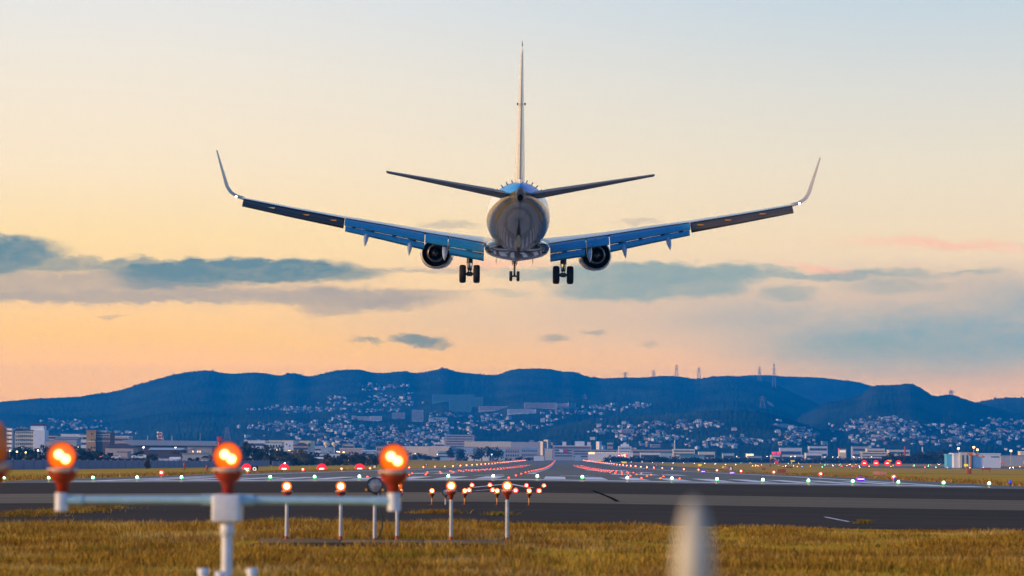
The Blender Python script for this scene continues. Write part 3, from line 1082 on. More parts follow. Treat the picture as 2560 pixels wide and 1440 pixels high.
def wheel(mb_t, mb_h, c, r_, w):
    c = Vector(c)
    hw = w / 2
    mb_t.lathe([(r_ * .55, -hw * .8), (r_ * .8, -hw), (r_ * .93, -hw * .88), (r_ * .99, -hw * .55), (r_, -hw * .2), (r_, hw * .2), (r_ * .99, hw * .55), (r_ * .93, hw * .88), (r_ * .8, hw), (r_ * .55, hw * .8)], 'X', c, 32)
    mb_h.lathe([(.02, -hw * .6), (r_ * .4, -hw * .66), (r_ * .56, -hw * .8), (r_ * .56, hw * .8), (r_ * .4, hw * .66), (.02, hw * .6)], 'X', c, 24, cap0=True, cap1=True)


for sx in (-1, 1):
    gx, az_ = sx * 2.88, -3.42
    q = MB()
    q.tube([(gx, .15, -1.3), (gx, .1, -2.2), (gx, .02, -2.75)], [.22, .19, .16], 16)
    q.box((gx - .24, -.05, -2.1), (gx + .24, .2, -1.45), 0, .04)
    q.tube([(gx + sx * .05, -.12, -2.0), (gx + sx * .05, -.3, -2.75), (gx, -.15, -3.2)], .05, 8)
    for a in (-.14, .14):
        q.tube([(gx + a, -.2, -1.6), (gx + a * 1.2, -.22, -2.7), (gx + a * .8, -.1, -3.2)], .022, 6)
    q.tube([(gx - .62, 0, az_), (gx + .62, 0, az_)], .085, 12)
    q.box((gx - .16, -.16, az_ - .14), (gx + .16, .14, az_ + .14), 0, .03)
    g = q.build('main_gear', M_STRUT, pl)
    MB().tube([(gx, .02, -2.7), (gx, 0, az_ + .05)], .10, 14).build('oleo_piston', M_CHROME, g)
    # side strut and curved door arm
    q = MB()
    q.tube([(gx, 0, -2.2), (gx - sx * .35, 0, -1.9), (gx - sx * .8, .1, -1.55)], .06, 8)
    q.tube([(gx, 0, -2.4), (gx + sx * .3, 0, -2.28), (gx + sx * .55, 0, -2.2), (gx + sx * .9, .1, -1.95), (gx + sx * 1.2, .2, -1.9), (gx + sx * 1.5, .4, -2.1)], [.03, .04, .05, .085, .08, .03], 8)
    q.build('side_brace', M_STRUT, g)
    for dx_ in (-.43, .43):
        tq, hq = MB(), MB()
        wheel(tq, hq, (gx + dx_, 0, az_), .56, .41)
        to = tq.build('tyre', M_TYRE, g)
        hq.build('wheel_hub', M_HUB, to)
# nose gear
q = MB()
ny = 15.6
q.tube([(0, ny + .1, -1.7), (0, ny, -2.9)], [.14, .10], 12)
q.tube([(0, ny, -2.9), (0, ny, -3.72)], .07, 12)
q.box((-.2, ny - .12, -2.75), (.2, ny + .1, -2.15), 0, .05)
q.tube([(-.34, ny, -3.74), (.34, ny, -3.74)], .06, 10)
q.tube([(0, ny + .5, -1.9), (0, ny + .05, -2.9)], .05, 8)
for a in (-.12, .12):
    q.tube([(a, ny - .14, -2.0), (a * 1.6, ny - .16, -2.6), (a, ny - .1, -3.0)], .03, 6)
ngr = q.build('nose_gear', M_STRUT, pl)
for dx_ in (-.245, .245):
    tq, hq = MB(), MB()
    wheel(tq, hq, (dx_, ny, -3.74), .345, .21)
    to = tq.build('tyre', M_TYRE, ngr)
    hq.build('wheel_hub', M_HUB, to)
for sx in (-1, 1):
    q = MB()
    rr = [[Vector((sx * (.42 + .12 * t_ + w), ny + dy_, -1.9 - .75 * t_)) for dy_, w in ((-.9 + .3 * t_, -.015), (.9 - .3 * t_, -.015), (.9 - .3 * t_, .015), (-.9 + .3 * t_, .015))] for t_ in (0, .35, .7, 1)]
    q.rings(rr, 0, False).build('gear_door', M_BELLY, ngr)
# ------------------------------------------------------------------ airfield lights and furniture
M_PIPE = mat('white_pipe_paint', (0.62, 0.64, 0.68), 0.4, noise=(9, 0.8, 1.08))
M_PIPEB = mat('pale_blue_pipe', (0.30, 0.50, 0.60), 0.35, noise=(9, 0.85, 1.08))  # white pipe with its blue sky reflection mixed into the base colour
M_ORANGE = mat('orange_red_paint', (0.42, 0.055, 0.010), 0.45, noise=(14, 0.7, 1.2))
M_FLANGE = mat('pale_flange', (0.60, 0.38, 0.28), 0.4)
M_POLE = mat('galvanised_pole', (0.46, 0.46, 0.48), 0.45, 0.2, noise=(6, 0.75, 1.15))
M_GLASS = mat('grey_lamp_glass', (0.22, 0.22, 0.24), 0.15, coat=0.5, noise=(14, 0.6, 1.3))
M_YST = mat('yellow_stem_paint', (0.62, 0.34, 0.03), 0.5)
M_PLATE = mat('dark_base_plate', (0.05, 0.05, 0.05), 0.6)


def lens_mat(name, core, rim, cstr, rstr, lobes, r0, r1, flat=(1, 1)):
    m_ = bpy.data.materials.new(name)
    m_.use_nodes = True
    N = NT(m_.node_tree)
    b = N.n['Principled BSDF']
    t = N.new('ShaderNodeTexCoord')
    x, y, z = N.xyz(t.outputs['Object'])
    q = None
    for lx, lz in lobes:
        a, c = N.m('MULTIPLY', N.m('SUBTRACT', x, lx), flat[0]), N.m('MULTIPLY', N.m('SUBTRACT', z, lz), flat[1])
        d = N.m('SQRT', N.m('ADD', N.m('MULTIPLY', a, a), N.m('MULTIPLY', c, c)))
        q = d if q is None else N.m('SMOOTH_MIN', q, d, 0.02)
    w = N.smooth(q, r1, r0)
    N.put(b.inputs['Emission Color'], N.mix(w, (*rim, 1), (*core, 1)))
    N.put(b.inputs['Emission Strength'], N.m('MULTIPLY_ADD', N.m('POWER', w, 2.0), cstr - rstr, rstr))
    b.inputs['Base Color'].default_value = (*rim, 1)
    b.inputs['Roughness'].default_value = 0.2
    return m_


M_LENS = lens_mat('lit_amber_lens', (1.0, 0.60, 0.15), (1.0, 0.125, 0.002), 11, 1.0, ((-.020, .014), (.028, -.018)), .014, .046)
M_LENS2 = lens_mat('lit_amber_lens_small', (1.0, 0.62, 0.22), (1.0, 0.13, 0.003), 22, 1.7, ((0, 0.004),), .035, .075)


def light_head(parent, loc, lens, s=1.0, scale_stem=1.0):
    """lamp head: origin at the centre of the lens, facing the approach"""
    def bld(mb, name, mt, par):
        o = mb.build(name, mt, par)
        return o
    q = MB()
    q.lathe([(.0, .125), (.045, .12), (.078, .095), (.096, .05), (.101, 0.0), (.104, -.012), (.097, -.014), (.094, -.004)], 'Y', (0, 0, 0), 28)
    q.tube([(0, .05, -.075), (0, .05, -.12)], .07, 20)
    h = bld(q, 'light_head', M_ORANGE, parent)
    h.location = loc
    h.scale = (s, s, s)
    q = MB()
    q.lathe([(0.0, -.010), (.05, -.009), (.085, -.004), (.095, .004)], 'Y', (0, 0, 0), 32)
    bld(q, 'lens', lens, h)
    q = MB()
    q.lathe([(.06, -.082), (.108, -.084), (.112, -.092), (.108, -.112), (.06, -.114)], 'Z', (0, .05, 0), 28)
    bld(q, 'flange', M_FLANGE, h)
    q = MB()
    q.lathe([(.098, -.114), (.094, -.14), (.072, -.17), (.048, -.188), (.046, -.19), (.046, -.215), (.040, -.217), (.040, -.265), (.030, -.266)], 'Z', (0, .05, 0), 24)
    for k in range(4):
        a = R(45 + 90 * k)
        q.tube([(.10 * math.cos(a), .05 + .10 * math.sin(a), -.118), (.115 * math.cos(a), .05 + .115 * math.sin(a), -.098)], .012, 8)
    bld(q, 'mounting_cup', mat('dark_red_cup', (0.33, 0.022, 0.005), 0.5, noise=(14, 0.7, 1.2)), h)
    return h


# the near bar with three lamps
BD = 17.5
bc = P(568, 1140, BD)
bar = thing('approach_light_bar', 'big out of focus white pipe bar carrying three glowing amber lamps', 'light bar', (bc.x, bc.y, gb(bc.x, bc.y)))
h0 = bc.z - bar.location.z                       # lens height over the ground
q = MB()
pz = lambda py: P(568, py, BD).z - bar.location.z
q.tube([(0, .05, -.05), (0, .05, pz(1306))], .039, 20)
post = q.build('post', M_PIPE, bar)
MB().tube([(0, .05, pz(1342)), (0, .05, pz(1340)), (0, .05, pz(1311)), (0, .05, pz(1308))], [.041, .05, .05, .041], 20).build('coupling', M_PIPE, post)
MB().box((-.16, -.11, -.06), (.16, .21, .03), 0, .01).build('footing', M_CONC, post)
MB().box((-.102, -.045, pz(1306)), (.102, .15, pz(1236)), 0, .022).build('junction_box', M_PIPE, bar)
for px_ in (150, 985):
    c = P(px_, 1253, BD)
    lx = c.x - bc.x
    lz = P(px_, 1253 if px_ > 500 else 1250, BD).z - bar.location.z
    z0 = pz(1250)
    sx = 1 if lx > 0 else -1
    q = MB()
    q.tube([(sx * .10, .05, z0), (lx, .05, lz)], .029, 18)
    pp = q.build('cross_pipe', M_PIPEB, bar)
    q = MB().tube([(sx * .10, .05, z0), (sx * .185, .05, z0 + (lz - z0) * .1)], .038, 18)
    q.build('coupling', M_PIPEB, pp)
    q = MB().tube([(lx - sx * .03, .05, lz), (lx - sx * .15, .05, lz)], .036, 18)
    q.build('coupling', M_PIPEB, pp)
    q = MB().tube([(lx, .05, P(px_, 1277, BD).z - bar.location.z), (lx, .05, P(px_, 1232, BD).z - bar.location.z)], .046, 20)
    q.build('end_sleeve', M_PIPE, pp)
for px_, py_ in ((153, 1141), (569, 1141), (985, 1146)):
    c = P(px_, py_, BD)
    light_head(bar, (c.x - bc.x, 0, c.z - bar.location.z), M_LENS, 1.0)
# three pipe stubs low in front
for px_, py_, lab in ((508, 1421, 'short white pipe stub left of the light bar post'), (551, 1429, 'short white pipe stub close against the light bar post'), (630, 1421, 'short white pipe stub right of the light bar post')):
    c = P(px_, py_, BD - .6)
    t_ = thing('pipe_stub', lab, 'pipe', (c.x, c.y, gb(c.x, c.y)), 0, 'pipe stubs under the light bar')
    hh = c.z - t_.location.z
    q = MB().tube([(0, 0, -.05), (0, 0, hh - .02)], .034, 16)
    b_ = q.build('pipe', M_PIPE, t_)
    q = MB().tube([(0, 0, hh - .03), (0, 0, hh - .004), (0, 0, hh)], [.04, .04, .032], 16)
    q.build('end_cap', M_PIPE, t_)

# lamp beyond the left edge of the picture, seen from behind
c = P(-10, 1112, 11.0)
t_ = thing('lamp_head_post', 'blurred orange lamp with black back at the picture edge', 'lamp', (c.x, c.y, gb(c.x, c.y)), R(125))
hh = c.z - t_.location.z
lh = light_head(t_, (0, 0, hh), M_BLACK, 1.0)
M_ORB = mat('bright_orange_paint', (0.80, 0.16, 0.02), 0.45)
lh.data = lh.data.copy()
lh.data.materials[0] = M_ORB
MB().tube([(0, .0, -.05), (0, .04, hh - .26)], .042, 16).build('post', M_ORB, t_)
MB().lathe([(.0, .20), (.06, .19), (.075, .15), (.07, .10)], 'Y', (0, 0, hh), 24).build('rear_cover', M_BLACK, t_)

# near pale post, far out of focus
c = P(1734, 1250, 3.6)
t_ = thing('fence_post', 'very blurred pale post with pointed top close to the camera', 'post', (c.x, c.y, gb(c.x, c.y)))
hh = c.z - t_.location.z
M_POSTW = mat('weathered_white_post', (0.46, 0.44, 0.36), 0.6, noise=(12, 0.7, 1.15))
MB().tube([(0, 0, -.1), (0, 0, hh - .12)], [.031, .027], 18).build('shaft', M_POSTW, t_)
MB().lathe([(.027, hh - .12), (.0265, hh - .075), (.021, hh - .042), (.013, hh - .014), (.006, hh - .003), (.0, hh)], 'Z', (0, 0, 0), 18).build('pointed_cap', M_POSTW, t_)

# row of five lamps on tall poles
D1 = 42.2


def pole_light(px, py, d, lab, grp, rad=.029, band=True, polem=None, s=.86):
    c = P(px, py, d)
    t_ = thing('approach_light', lab, 'approach light', (c.x, c.y, gb(c.x, c.y)), 0, grp)
    hh = c.z - t_.location.z
    light_head(t_, (0, 0, hh), M_LENS2, s)
    q = MB().tube([(0, .043, 0.0), (0, .043, hh - .2 * s)], rad, 14)
    po = q.build('pole', polem or M_POLE, t_)
    if band:
        q = MB().tube([(0, .043, 0), (0, .043, .085)], rad * 1.12, 14)
        q.tube([(0, .043, .085), (0, .043, .10)], rad * 1.04, 14)
        q.build('base_band', M_ORANGE, po)
        MB().lathe([(.11, -.01), (.11, .012), (.04, .016)], 'Z', (0, .043, 0), 18).build('base_plate', M_PLATE, po)
    return t_


where = ['leftmost, left of the round grey lamp', 'second along, above the pipe bar', 'hidden behind the right bar lamp', 'fourth along, clear of the bar', 'right end, under the white chevron']
for px_, py_, w_ in zip((717, 852, 993, 1128, 1268), (1216, 1216, 1214, 1215, 1215), where):
    pole_light(px_, py_, D1, 'amber lamp on tall pole, ' + w_, 'amber lamps on tall grey poles')
where = ['first of the row, beside the bar end', 'second of the row', 'middle of the row', 'fourth of the row', 'last of the row on the right']
for px_, w_ in zip((1001, 1080, 1162, 1243, 1323), where):
    pole_light(px_, 1227, 76, 'amber lamp on short yellow stem, ' + w_, 'amber lamps on short yellow stems', .024, True, M_YST, .82)


def flasher(px, py, d, lab, s, tall):
    c = P(px, py, d)
    t_ = thing('flash_lamp', lab, 'flash lamp', (c.x, c.y, gb(c.x, c.y)), 0, 'round unlit flash lamps')
    hh = c.z - t_.location.z
    q = MB().lathe([(.0, .16), (.09, .15), (.13, .08), (.138, .0), (.142, -.03), (.128, -.035), (.116, -.012)], 'Y', (0, 0, 0), 32)
    q.tube([(0, .05, -.12), (0, .05, -.2)], .045, 14)
    h = q.build('lamp_housing', M_BLACK, t_)
    h.location = (0, 0, hh)
    h.scale = (s, s, s)
    MB().lathe([(0, -.03), (.06, -.027), (.118, -.012)], 'Y', (0, 0, 0), 28).build('glass', M_GLASS, h)
    for sx in (-1, 1):
        MB().tube([(sx * .125, -.01, -.075), (sx * .155, -.02, -.085)], .022, 10).build('side_screw', M_AMBER, h)
    MB().tube([(0, .05, -.20), (0, .05, -.25)], .04, 14).build('collar', M_ORANGE, h)
    po = MB().tube([(0, .05 * s, 0), (0, .05 * s, hh - .2 * s)], .03 if tall else .025, 14).build('pole', M_POLE, t_)
    if tall:
        MB().tube([(0, .05, 0), (0, .05, .06)], .034, 14).build('base_band', M_ORANGE, po)
        MB().tube([(.09, .03, hh - .12), (.10, .03, hh - .25), (.095, .02, hh * .55), (.13, .0, hh * .4), (.14, -.02, hh * .25), (.06, .0, .06), (.02, .03, .02)], .011, 8).build('cable', M_BLACK, t_)


flasher(937, 1213, D1, 'round unlit grey lamp with black rim on pole beside the bar', 1.0, True)
flasher(1114, 1230, 76, 'smaller round unlit lamp half hidden behind a tall pole', .85, False)

# lamps let into the overrun
M_RED1 = mat('lit_red_lamp', (0.8, 0.05, 0.03), 0.3, emit=(1.0, 0.16, 0.06), estr=22)
M_RED2 = mat('lit_red_rim', (0.8, 0.03, 0.03), 0.3, emit=(1.0, 0.03, 0.03), estr=1.6)
base_mb = MB().lathe([(.15, -.004), (.15, .02), (.11, .045), (.0, .05)], 'Z', n=20)
rim_mb = MB().lathe([(.0, .03), (.085, .028), (.10, .0)], 'Y', (0, -.09, .10), 20)
rim_mb.lathe([(.10, .0), (.085, .12), (.02, .16)], 'Y', (0, -.09, .10), 20)
proto = thing('pavement_light', 'x', 'runway light', (0, 0, 0), 0, 'x')
base_mb.build('base', M_PLATE, proto)
hd_ = rim_mb.build('lamp_body', M_RED2, proto)
MB().sphere((0, -.10, .10), .062, 12).build('lamp', M_RED1, hd_)
first = True
for d_, pys, pxs, gname in ((103, 1232, (1119, 1173, 1232, 1289, 1348), 'lower row of red lamps in the pavement'), (123, 1219, (1180, 1225, 1271, 1316, 1360), 'upper row of red lamps by the chevron')):
    for px_ in pxs:
        c = P(px_, pys, d_)
        lab = 'small red lamp set in the pavement, ' + gname
        loc = (c.x, c.y, gz(c.x, c.y) + .012)
        if first:
            proto.location, proto['label'], proto['group'] = loc, lab, gname
            first = False
        else:
            dup(proto, loc, 0, lab, gname)

# threshold lamps
M_GRN = mat('lit_green_lamp', (0.1, 0.8, 0.3), 0.3, emit=(0.80, 1.0, 0.95), estr=12)
M_GRN2 = mat('green_glass_ring', (0.0, 0.35, 0.08), 0.3, emit=(0.0, 0.9, 0.18), estr=1.8)
proto = thing('threshold_light', 'green white lamp in the line across the runway start', 'runway light', (0, 0, 0), 0, 'green lamps across the runway start')
MB().lathe([(.12, -.01), (.12, .02), (.03, .03), (.03, .16), (.06, .17)], 'Z', n=16).build('stem', M_YST, proto)
gl = MB().lathe([(.07, .16), (.12, .17), (.12, .27), (.08, .29)], 'Z', n=16).build('glass', M_GRN2, proto)
MB().sphere((0, -.09, .29), .085, 12).build('lamp', M_GRN, gl)
xs_ = [12, 124, 235, 346, 457, 568, 679, 790, 902, 1013, 1124, 1236, 1346, 1458, 1570, 1681, 1793, 1907, 2020, 2130, 2243, 2355, 2468]
for k, px_ in enumerate(xs_):
    X = CAM.x + (px_ - 1398) * 165.0 / FPX
    loc = (X, 165.0, gz(X, 165.0) + .01)
    if k == 0:
        proto.location = loc
    else:
        dup(proto, loc)

# edge, centre line, touchdown and end lamps
M_EDGE = mat('lit_edge_lamp', (0.8, 0.1, 0.05), 0.3, emit=(1.0, 0.20, 0.10), estr=26, sample=False)
M_EDGER = mat('red_edge_glass', (0.7, 0.03, 0.03), 0.3, emit=(1.0, 0.02, 0.04), estr=3.0, sample=False)
M_CTR = mat('lit_centre_lamp', (0.8, 0.1, 0.05), 0.3, emit=(1.0, 0.06, 0.008), estr=7, sample=False)
proto = thing('edge_light', 'x', 'runway light', (0, 0, 0), 0, 'x')
MB().lathe([(.14, -.01), (.14, .02), (.04, .03), (.04, .24), (.07, .25)], 'Z', n=12).build('stem', M_YST, proto)
gl = MB().lathe([(.07, .22), (.19, .25), (.21, .40), (.15, .53), (.0, .58)], 'Z', n=14).build('glass', M_EDGER, proto)
MB().sphere((0, -.17, .40), .10, 10).build('lamp', M_EDGE, gl)
pe2 = MB()
pe2.lathe([(.14, -.01), (.04, .03), (.04, .24), (.07, .25)], 'Z', n=8)
pe2.lathe([(.07, .22), (.20, .25), (.21, .40), (.0, .58)], 'Z', n=8, mi=1)
pe2.sphere((0, -.15, .42), .16, 8, 2)
far_me = pe2.mesh('edge_light', [M_YST, M_EDGER, M_EDGE])
first = True
for sx, nm in ((-1, 'left'), (1, 'right')):
    grp = 'red lamps along the %s runway edge' % nm
    lab = 'glowing red lamp in the row along the %s edge of the runway' % nm
    for k in range(50):
        Y = 216 + k * 60.0
        X = sx * 31.8
        loc = (X, Y, gz(X, Y) + .01)
        if k < 10:
            if first:
                proto.location, proto['label'], proto['group'] = loc, lab, grp
                first = False
            else:
                dup(proto, loc, 0, lab, grp)
        else:
            o = bpy.data.objects.new('edge_light', far_me)
            COL.objects.link(o)
            o.location = loc
            tag(o, lab, 'runway light', grp)
cm = MB().lathe([(.12, -.004), (.12, .02), (.05, .04)], 'Z', n=10)
cm.sphere((0, -.03, .07), .07, 8, 1)
c_me = cm.mesh('centreline_light', [M_PLATE, M_CTR])
for k in range(100):
    Y = 176 + k * 30.0
    o = bpy.data.objects.new('centreline_light', c_me)
    COL.objects.link(o)
    o.location = (-.75, Y, gz(-.75, Y) + .02)
    tag(o, 'small red lamp in the line down the middle of the runway', 'runway light', 'red lamps down the runway centre')
for k in range(30):
    Y = 196 + k * 30.0
    for sx, nm in ((-1, 'left'), (1, 'right')):
        for j in range(3):
            X = sx * (9.3 + j * 1.5)
            o = bpy.data.objects.new('touchdown_light', c_me)
            COL.objects.link(o)
            o.location = (X, Y, gz(X, Y) + .02)
            tag(o, 'small red lamp in the clusters %s of the runway middle' % nm, 'runway light', 'red touchdown lamps %s of the centre' % nm)
for k in range(24):
    X = -30 + k * 60 / 23
    o = bpy.data.objects.new('end_light', far_me)
    COL.objects.link(o)
    o.location = (X, 3180, gz(X, 3180) + .01)
    tag(o, 'red lamp in the line closing the far end of the runway', 'runway light', 'red lamps at the far runway end')

# glide path units
M_PAPI = mat('lit_red_slot', (0.9, 0.3, 0.3), 0.3, emit=(1.0, 0.10, 0.05), estr=30)
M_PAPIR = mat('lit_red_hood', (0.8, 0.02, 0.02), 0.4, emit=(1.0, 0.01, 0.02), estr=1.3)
proto = thing('approach_slope_light', 'x', 'slope light', (0, 0, 0), 0, 'red slope lights on the left grass')
MB().box((-.75, -.1, .55), (.75, 1.1, 1.15), 0, .04).build('housing', M_ORANGE, proto)
hd_ = MB().lathe([(.0, -.16), (1.12, -.16), (1.2, -.13), (1.12, -.10), (.0, -.10)], 'Y', (0, 0, .9), 24).build('front_hood', M_PAPIR, proto)  # glowing disc added as the red halo round the lamp slot
MB().box((-.55, -.2, .70), (.55, -.162, 1.02), 0, .01).build('lamp_slot', M_PAPI, hd_)
for sx in (-1, 1):
    for y_ in (0.05, .95):
        MB().tube([(sx * .6, y_, -.1), (sx * .6, y_, .56)], .05, 8).build('leg', M_ORANGE, proto)
labs = ['outermost red slope light, next to the sign 9', 'second red slope light, right of the sign 9', 'third red slope light, above an edge lamp', 'innermost red slope light, left of the sign 8']
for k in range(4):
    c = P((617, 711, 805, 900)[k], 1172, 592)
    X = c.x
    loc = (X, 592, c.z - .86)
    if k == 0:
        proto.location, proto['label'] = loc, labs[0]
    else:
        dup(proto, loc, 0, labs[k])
M_MARK = mat('dark_marker', (0.09, 0.05, 0.03), 0.6)
for px_, lab in ((318 / 4 + 600, 'thin marker post between the first two slope lights'), (700 / 4 + 600, 'thin marker post between the middle slope lights'), (1083 / 4 + 600, 'thin marker post between the last two slope lights')):
    c = P(px_, 1176, 520)
    t_ = thing('marker_post', lab, 'marker post', (c.x, 520, gz(c.x, 520)), 0, 'thin marker posts on the left grass')
    MB().tube([(0, 0, -.1), (0, 0, .95)], .06, 8).build('stick', M_YST, t_)
    MB().box((-.14, -.05, .9), (.14, .05, 1.2), 0, .01).build('top_plate', M_MARK, t_)

# boards with the runway distance left
M_BOARD = mat('black_sign_board', (0.012, 0.010, 0.010), 0.5)
M_NUM = mat('lit_white_numeral', (0.8, 0.8, 0.8), 0.5, emit=(1.0, 0.86, 0.78), estr=0.75)


def dist_sign(num, px, py, d, h, w, lab):
    c = P(px, py, d)
    g0 = gz(c.x, d)
    t_ = thing('distance_sign', lab, 'distance sign', (c.x, d, g0), 0, 'black number boards beside the runway')
    zb = c.z - h / 2 - g0
    b_ = MB().box((-w / 2, -.1, zb), (w / 2, .1, zb + h), 0, .02).build('board', M_BOARD, t_)
    me = text_mesh(num, h * .98, 'numeral', M_NUM, .01)
    o = bpy.data.objects.new('numeral', me)
    COL.objects.link(o)
    o.parent = b_
    o.location = (0, -.115, zb + h * .5)
    o.rotation_euler = (R(90), 0, 0)
    for sx in (-1, 1):
        MB().tube([(sx * w * .35, 0, -.2), (sx * w * .35, 0, zb + .02)], .06, 8).build('leg', M_BOARD, t_)


dist_sign('9', 637, 1176.5, 455, 1.7, 1.3, 'black board with a white 9, largest of the numbers')
dist_sign('8', 937, 1168.5, 752, 1.5, 1.15, 'black board with a white 8 left of the runway')
dist_sign('7', 1066, 1163.5, 1000, 1.35, 1.2, 'black board with a white 7')
dist_sign('6', 1142.5, 1160, 1330, 1.5, 1.25, 'black board with a white 6 left of the runway')
dist_sign('5', 1190, 1157, 1700, 1.6, 1.4, 'tiny black board with a white 5 beyond the left 6')
dist_sign('8', 1825, 1173, 745, 1.5, 1.15, 'black board with a white 8 right of the runway')
dist_sign('6', 1640, 1163.5, 1320, 1.5, 1.25, 'black board with a white 6 right of the runway')

# orange boards, yellow signs and taxi lamps on the right
M_SALM = mat('salmon_board', (0.80, 0.30, 0.19), 0.5, noise=(1.0, 0.9, 1.06))
M_RUST = mat('rust_red_board', (0.42, 0.09, 0.05), 0.6, noise=(1.0, 0.8, 1.1))
M_YSIGN = mat('lit_yellow_sign', (0.8, 0.6, 0.02), 0.5, emit=(1.0, 0.62, 0.01), estr=0.7)
M_REDS = mat('lit_red_sign', (0.7, 0.02, 0.03), 0.5, emit=(1.0, 0.02, 0.04), estr=0.45)


def board(px0, px1, py0, py1, d, m_, name, lab, cat, grp=None, dep=.35):
    c = P((px0 + px1) / 2, (py0 + py1) / 2, d)
    w, h = (px1 - px0) * d / FPX, (py1 - py0) * d / FPX
    g0 = gz(c.x, d)
    t_ = thing(name, lab, cat, (c.x, d, g0), 0, grp)
    zb = max(.12, c.z - h / 2 - g0)
    b_ = MB().box((-w / 2, -dep / 2, zb), (w / 2, dep / 2, zb + h), 0, min(.04, h * .1)).build('panel', m_, t_)
    fr = MB()
    n_ = max(2, int(w / 1.1))
    for k in range(n_ + 1):
        x_ = -w / 2 + w * k / n_
        fr.tube([(x_, -dep / 2 - .012, zb), (x_, -dep / 2 - .012, zb + h)], .03, 6)
    fr.build('ribs', m_, b_)
    for sx in (-1, 1):
        MB().box((sx * w * .38 - .06, -.06, -.2), (sx * w * .38 + .06, .06, zb + .01)).build('leg', M_MARK, t_)
    return t_


G = 'orange boards standing on the right grass'
board(2178, 2211, 1183, 1191, 400, M_SALM, 'marker_board', 'bright salmon ribbed board standing alone on the right grass', 'marker board', G)
board(1942, 1962, 1176, 1185, 470, M_RUST, 'marker_board', 'dark rust red board with a pale left edge on the right grass', 'marker board', G)
board(1808, 1822, 1168, 1175, 760, M_SALM, 'marker_board', 'pale salmon board touching the right number 8 sign', 'marker board', G)
board(1954, 1979, 1166, 1170, 900, M_RUST, 'marker_board', 'long low rust board beyond the dark red one', 'marker board', G)
board(1903, 1911, 1170, 1174, 760, M_RUST, 'marker_board', 'smallest rust board left of the dark red one', 'marker board', G)
board(2448, 2470, 1169, 1174, 760, M_RUST, 'marker_board', 'dull red board on the grass right of the windsock', 'marker board', G)
board(2128, 2139, 1163, 1168, 900, M_SALM, 'marker_board', 'small faded board left of four red slope lights', 'marker board', G)
G = 'lit yellow signs by the taxiways'
for a in ((1744, 1752, 1160, 1165, 1150, 'bright yellow sign left of the right number 8'), (1804, 1812, 1166, 1170, 800, 'yellow sign above the pale salmon board'), (1554, 1566, 1155, 1159, 1700, 'yellow sign pair beside the far right runway edge'),
          (1496, 1502, 1150, 1153, 2500, 'tiny yellow sign near the far runway end'), (2214, 2224, 1150, 1154, 1500, 'wide yellow sign above the red slope lights'), (2404, 2414, 1160, 1166, 950, 'yellow sign left of the windsock mast'),
          (1974, 1984, 1151, 1154, 1700, 'yellow sign below the red lit shop sign'), (2552, 2564, 1153, 1158, 1250, 'yellow sign cut by the right picture edge')):
    board(*a[:5], M_YSIGN, 'taxi_sign', a[5], 'taxi sign', G)
G = 'lit red signs by the far taxiways'
board(1934, 1943, 1152, 1158, 1350, M_REDS, 'taxi_sign', 'double red sign on the far grass', 'taxi sign', G)
board(2496, 2503, 1156, 1160, 1200, M_REDS, 'taxi_sign', 'small red sign right of the windsock mast', 'taxi sign', G)
board(1127, 1131, 1145, 1150, 1900, M_REDS, 'taxi_sign', 'small red cabinet at the left field edge', 'taxi sign', G)
# second set of slope lights
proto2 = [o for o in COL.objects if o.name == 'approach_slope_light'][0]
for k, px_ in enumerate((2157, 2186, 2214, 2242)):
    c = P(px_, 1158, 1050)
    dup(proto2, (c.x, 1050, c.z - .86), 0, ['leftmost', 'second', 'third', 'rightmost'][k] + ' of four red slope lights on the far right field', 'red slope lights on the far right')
# taxi lamps: each a small lit lamp on a stub
LM = {}
for nm, col, st in (('orange', (1, .25, .04), 30), ('yellow', (1, .6, .1), 26), ('green', (.15, 1, .45), 18), ('blue', (.15, .3, 1), 18), ('violet', (.35, .12, 1), 14), ('red', (1, .06, .04), 28), ('white', (1, .85, .7), 26)):
    mt = mat('lit_%s_taxi_lamp' % nm, col, 0.3, emit=col, estr=st, sample=False)
    q = MB().lathe([(.12, -.05), (.03, .0), (.03, .2), (.06, .22)], 'Z', n=8)
    q.sphere((0, 0, .32), .13, 8, 1)
    LM[nm] = q.mesh('taxi_light', [M_PLATE, mt])


def taxi(px, py, d, nm, lab, grp):
    c = P(px, py, d)
    o = bpy.data.objects.new('taxi_light', LM[nm])
    COL.objects.link(o)
    o.location = (c.x, d, gz(c.x, d) + .03)
    tag(o, lab, 'taxi light', grp)
    return o


rl = random.Random(5)
for k in range(84):
    px_ = rl.uniform(1850, 2640)
    d_ = rl.choice((1180, 1230, 1320, 1420, 1500, 1750, 2000, 2250, 2500))
    nm = rl.choice(('orange', 'orange', 'orange', 'yellow', 'green', 'green', 'blue', 'red', 'white'))
    taxi(px_, 1150, d_, nm, 'tiny %s lamp among the taxiway lights on the far right' % nm, '%s taxiway lamps on the far right' % nm)
for k in range(14):
    taxi(1500 + k * 26, 1152, 2300 - k * 60, 'white', 'tiny white lamp on the grass right of the runway end', 'white lamps by the far runway end')
